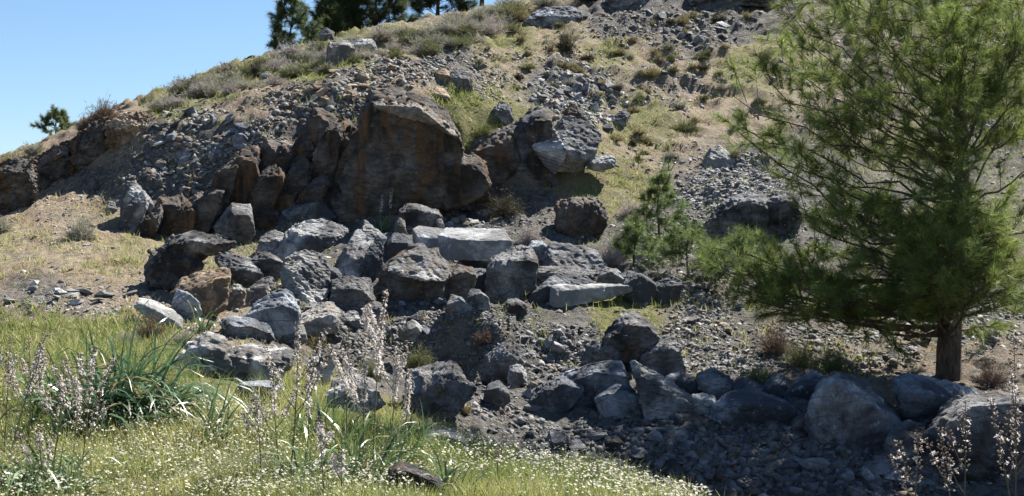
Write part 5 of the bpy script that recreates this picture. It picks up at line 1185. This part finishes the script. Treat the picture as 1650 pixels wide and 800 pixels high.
def big_pine():
    D0 = 16.3
    base = W(1528, 612, D0); base[2] = float(ground_z(base[0], base[1])[0]) - .02
    tpx = [(1528,612),(1531,520),(1546,410),(1551,290),(1547,160),(1540,0),(1536,-160),(1530,-330),(1528,-500),(1526,-640)]
    tp = np.array([W(x, y, D0) - base for x, y in tpx]); tp[0, 2] = 0
    H_ = tp[-1, 2]
    rg = np.random.default_rng(42)
    ends = [  # pixel of the spray, depth offset, start py on trunk, density
     (1270,45,.0,250,1.),(1255,95,.5,260,.9),(1175,150,-.3,300,.9),(1195,205,.3,320,1.),(1330,115,.8,250,.9),(1395,55,-.5,210,.9),(1440,15,.6,160,.9),(1345,205,-.8,300,1.),(1285,265,.2,340,1.),(1240,240,1.,330,.8),
     (1405,255,.9,320,1.),(1450,205,-1.,280,.9),(1500,110,1.,220,.8),(1565,60,-.8,140,.9),(1625,30,.5,130,1.),(1500,300,-1.2,370,1.),(1430,345,.4,400,1.1),(1345,330,-.6,390,1.1),(1310,400,.6,440,1.1),(1240,425,-.2,460,1.),
     (1400,425,-1.1,470,1.2),(1475,435,.9,460,1.1),(1565,430,-1.3,480,1.2),(1625,420,.4,470,1.1),(1330,470,.1,500,1.1),(1255,485,.8,500,.8),(1445,495,-1.,520,1.1),(1540,455,-1.5,500,1.2),(1630,485,-.8,510,1.1),(1610,340,.9,390,.9),
     (1480,225,1.2,290,.7),(1560,130,1.2,200,.7),(1640,110,-.6,190,.8),(1420,130,1.3,230,.8),(1300,165,-1.1,270,.9),(1680,260,.2,330,.8),(1700,160,.2,250,.8),(1720,340,-.5,400,1.),(1710,430,.6,460,1.),
     (1640,210,-1.1,270,.6),(1380,160,.1,260,.8),(1280,340,-1.,400,.8),(1370,520,-.4,540,.7),(1580,520,.9,530,.7)]
    limbs = []
    ph = lambda py: float(np.interp(py, [y for _, y in tpx][::-1], [h for h in tp[:, 2] / H_][::-1]))
    for x, y, dz, sy, dn in ends:
        limbs.append((ph(sy), W(x, y, D0 + dz) - base, dn * .95))
    for x, y, dz in [(1540,150,-1.5),(1548,60,-1.3),(1545,375,-1.4),(1525,425,-1.8),(1570,400,-1.2),(1545,200,-1.2),(1560,20,-1.),(1520,470,-1.2)]:
        limbs.append((ph(y + 60), W(x, y, D0 + dz) - base, 1.2))
    for k in range(12):
        x, y = rg.uniform(1220, 1600), rg.uniform(200, 500)
        if x < 1300 and y < 260: x += 120
        limbs.append((ph(y + 55), W(x, y, D0 + rg.uniform(-1.4, 1.2)) - base, 1.2))
    for k in range(22):
        y = rg.uniform(-90, 215); x = rg.uniform(1245 + max(0, 60 - y) * .25, 1720)
        limbs.append((min(ph(y + rg.uniform(70, 150)), .97), W(x, y, D0 + rg.uniform(-1.5, 1.6)) - base, .95))
    for x, y, dz in [(1265,10,-.6),(1300,-30,.3),(1250,60,.8),(1350,-20,-.8),(1390,10,.9),(1640,70,-.9),(1600,-10,.6),(1680,20,-.4),(1690,90,.5),(1230,120,-.7),(1165,190,.6),(1210,230,-.9),(1640,150,1.)]:
        limbs.append((ph(y + 190), W(x, y, D0 + dz) - base, 1.2))
    for x, y, dz in [(1150,400,-.2),(1120,420,.3),(1175,440,-.5),(1195,470,-.3)]:
        limbs.append((ph(y + 60), W(x, y, D0 + dz) - base, .9))
    for k in range(16):
        x = rg.uniform(1185, 1480); y = rg.uniform(350 if x > 1300 else 425, 490)
        limbs.append((ph(y + 45), W(x, y, D0 + rg.uniform(-1.3, .9)) - base, 1.2))
    for x, y, dz in [(1500,340,-1.5),(1560,330,-1.6),(1590,380,-1.3),(1530,400,-1.9),(1500,450,-1.6),(1570,470,-1.7),(1610,440,-1.4),(1545,300,-1.6),(1480,390,-1.4)]:
        limbs.append((ph(y + 70), W(x, y, D0 + dz) - base, 1.3))
    # the part of the crown above the picture
    for k in range(46):
        py = rg.uniform(-700, 10); a = rg.uniform(0, 2 * math.pi)
        hf = ph(py + 70); rmax = np.interp(py, [-700, -400, -150, 0], [.6, 2.0, 2.9, 3.0])
        r = rmax * rg.uniform(.6, 1.)
        zc = W(1535, py, D0)[2] - base[2]
        limbs.append((min(hf, .985), np.array([tp[-1, 0] * .3 + math.cos(a) * r, math.sin(a) * r, zc + .1]), 1.))
    # the far side
    for k in range(6):
        a = rg.uniform(.15 * math.pi, .85 * math.pi); hf = rg.uniform(.22, .6); r = rg.uniform(1.4, 2.4)
        limbs.append((hf, np.array([math.cos(a) * r, math.sin(a) * r, hf * H_ + .35]), .7))
    pine('big pine with long soft needles overhanging the quarry slope', base, H_, limbs, .13, .155, 36, .0050, (.14, .20, .058), trunk_pts=tp, sub=11, sub_len=.55, seed=9)
big_pine()

def young_pine(label, px, py, hpx, wpx, D=None, seed=1, dens=1., tone=(.045, .08, .025), n=16, n_per=38, name='pine_sapling', cat='tree', group=None, nl=.1, low=.12, wid=None, bare=0.):
    if D is None: D = float(hit([px], [py])[0])
    x = (px - 825) / F * D
    base = np.array([x, D, float(ground_z(x, D)[0]) - .02])
    h = (W(px, py - hpx, D)[2] - base[2]); r = wpx / F * D / 2
    rg = np.random.default_rng(seed * 101 + 5)
    limbs = []
    for k in range(n):
        hf = low + (0.97 - low) * (k + .5) / n; a = k * 2.4 + rg.normal() * .3
        rr = r * (1.02 - max(hf - .25, 0) / .75) ** .75 * rg.uniform(.7, 1.08)
        limbs.append((max(.02, hf - .1), np.array([math.cos(a) * rr, math.sin(a) * rr, hf * h + rr * .22]), dens))
    limbs.append((.9, np.array([0, 0, h]), dens))
    return pine(label, base, h * .98, limbs, max(.012, h * .022), nl, n_per, wid or max(.0035, D * .00022), tone, sub=7, sub_len=max(.12, r * .42), seed=seed, name=name, cat=cat, group=group)
young_pine('small bushy pine sapling on the slope between square rock and scree', 1062, 410, 122, 100, 22.2, 3, 1., (.10, .155, .058), 20, 26, wid=.0045)
young_pine('low pine sapling in front of the bushy one', 1108, 446, 70, 140, 20.4, 4, 1., (.10, .155, .058), 20, 26, wid=.0045)
young_pine('spreading pine sapling touching the big pine branches', 1190, 460, 66, 180, 19.8, 5, 1., (.10, .155, .058), 24, 26, wid=.0045)
young_pine('thin pine sapling beside the lilac dry bush', 1022, 425, 62, 80, 21.0, 6, .8, (.10, .155, .058), 16, 24, wid=.0045)
young_pine('young pine on the skyline of the earth bluff', 90, 240, 56, 66, 30.5, 7, .8, (.10, .14, .07), 16)
GP = 'pines behind the ridge'
young_pine('small open pine on the ridge skyline, first of the group', 470, 96, 104, 84, 42., 8, 1., (.075, .11, .055), 22, 30, 'pine_tree', nl=.2, group=GP, low=.03, wid=.011)
young_pine('low dark pine between the open pine and the dense one', 528, 80, 72, 70, 44., 9, 1.5, (.06, .09, .045), 22, 40, 'pine_tree', nl=.22, group=GP, low=.03, wid=.012)
young_pine('tall dense dark pine cut by the top edge', 606, 70, 190, 130, 46., 10, 1.4, (.05, .075, .04), 36, 34, 'pine_tree', nl=.26, group=GP, low=.05, wid=.014)
young_pine('slender pine in front of the tall dense one', 562, 72, 130, 60, 45., 11, 1.5, (.06, .09, .045), 26, 40, 'pine_tree', nl=.22, group=GP, low=.05, wid=.012)
young_pine('dark pine with broad low boughs further along the ridge', 705, 46, 170, 120, 49., 12, 1.4, (.05, .075, .04), 36, 34, 'pine_tree', nl=.28, group=GP, low=.08, wid=.014)
young_pine('pine with a bare lower trunk highest on the ridge', 776, 24, 190, 110, 51., 13, 1.6, (.03, .046, .028), 26, 44, 'pine_tree', nl=.28, group=GP, low=.3, wid=.014)

# ------------------------------------------------------------------ light, sky, camera
w = bpy.data.worlds.new('World'); scene.world = w; w.use_nodes = True
nt = w.node_tree; bg = nt.nodes['Background']
sky = nt.nodes.new('ShaderNodeTexSky'); sky.sky_type = 'NISHITA'; sky.sun_disc = False
sky.sun_elevation = math.radians(SUN_EL); sky.sun_rotation = math.radians(SUN_AZ)
sky.air_density = 1.0; sky.dust_density = .0; sky.ozone_density = 6.0
nt.links.new(sky.outputs[0], bg.inputs[0]); bg.inputs[1].default_value = .05
sl = bpy.data.lights.new('sun', 'SUN'); sl.energy = 5.0; sl.angle = math.radians(.53); sl.color = (1., .955, .88)
so = bpy.data.objects.new('sun', sl); C.objects.link(so)
az, el = math.radians(SUN_AZ), math.radians(SUN_EL)
Ld = Vector((math.sin(az) * math.cos(el), math.cos(az) * math.cos(el), math.sin(el)))
so.rotation_euler = (-Ld).to_track_quat('-Z', 'Y').to_euler(); so.location = (20, 20, 30)

cam = bpy.data.cameras.new('camera'); co = bpy.data.objects.new('camera', cam); C.objects.link(co)
cam.sensor_width = 36.; cam.sensor_fit = 'HORIZONTAL'; cam.lens = 36. * F / 1650.
cam.clip_start = .1; cam.clip_end = 3000
co.location = (0, 0, CZ); co.rotation_euler = (math.pi / 2, 0, 0)
scene.camera = co
scene.view_settings.view_transform = 'Standard'; scene.view_settings.look = 'None'
scene.view_settings.exposure = 1.48; scene.view_settings.gamma = 1.
scene.view_settings.use_curve_mapping = False
scene.cycles.max_bounces = 5; scene.cycles.diffuse_bounces = 3; scene.cycles.transmission_bounces = 3
scene.cycles.use_denoising = True
if 0:
    for px in (0, 200, 403, 550, 700, 900): print('PYT', px, [(D, round(float(400 - (ground_z((px-825)/F*D, D)[0]-CZ)/D*F))) for D in (8, 9, 10, 11, 12, 13, 14, 16)])
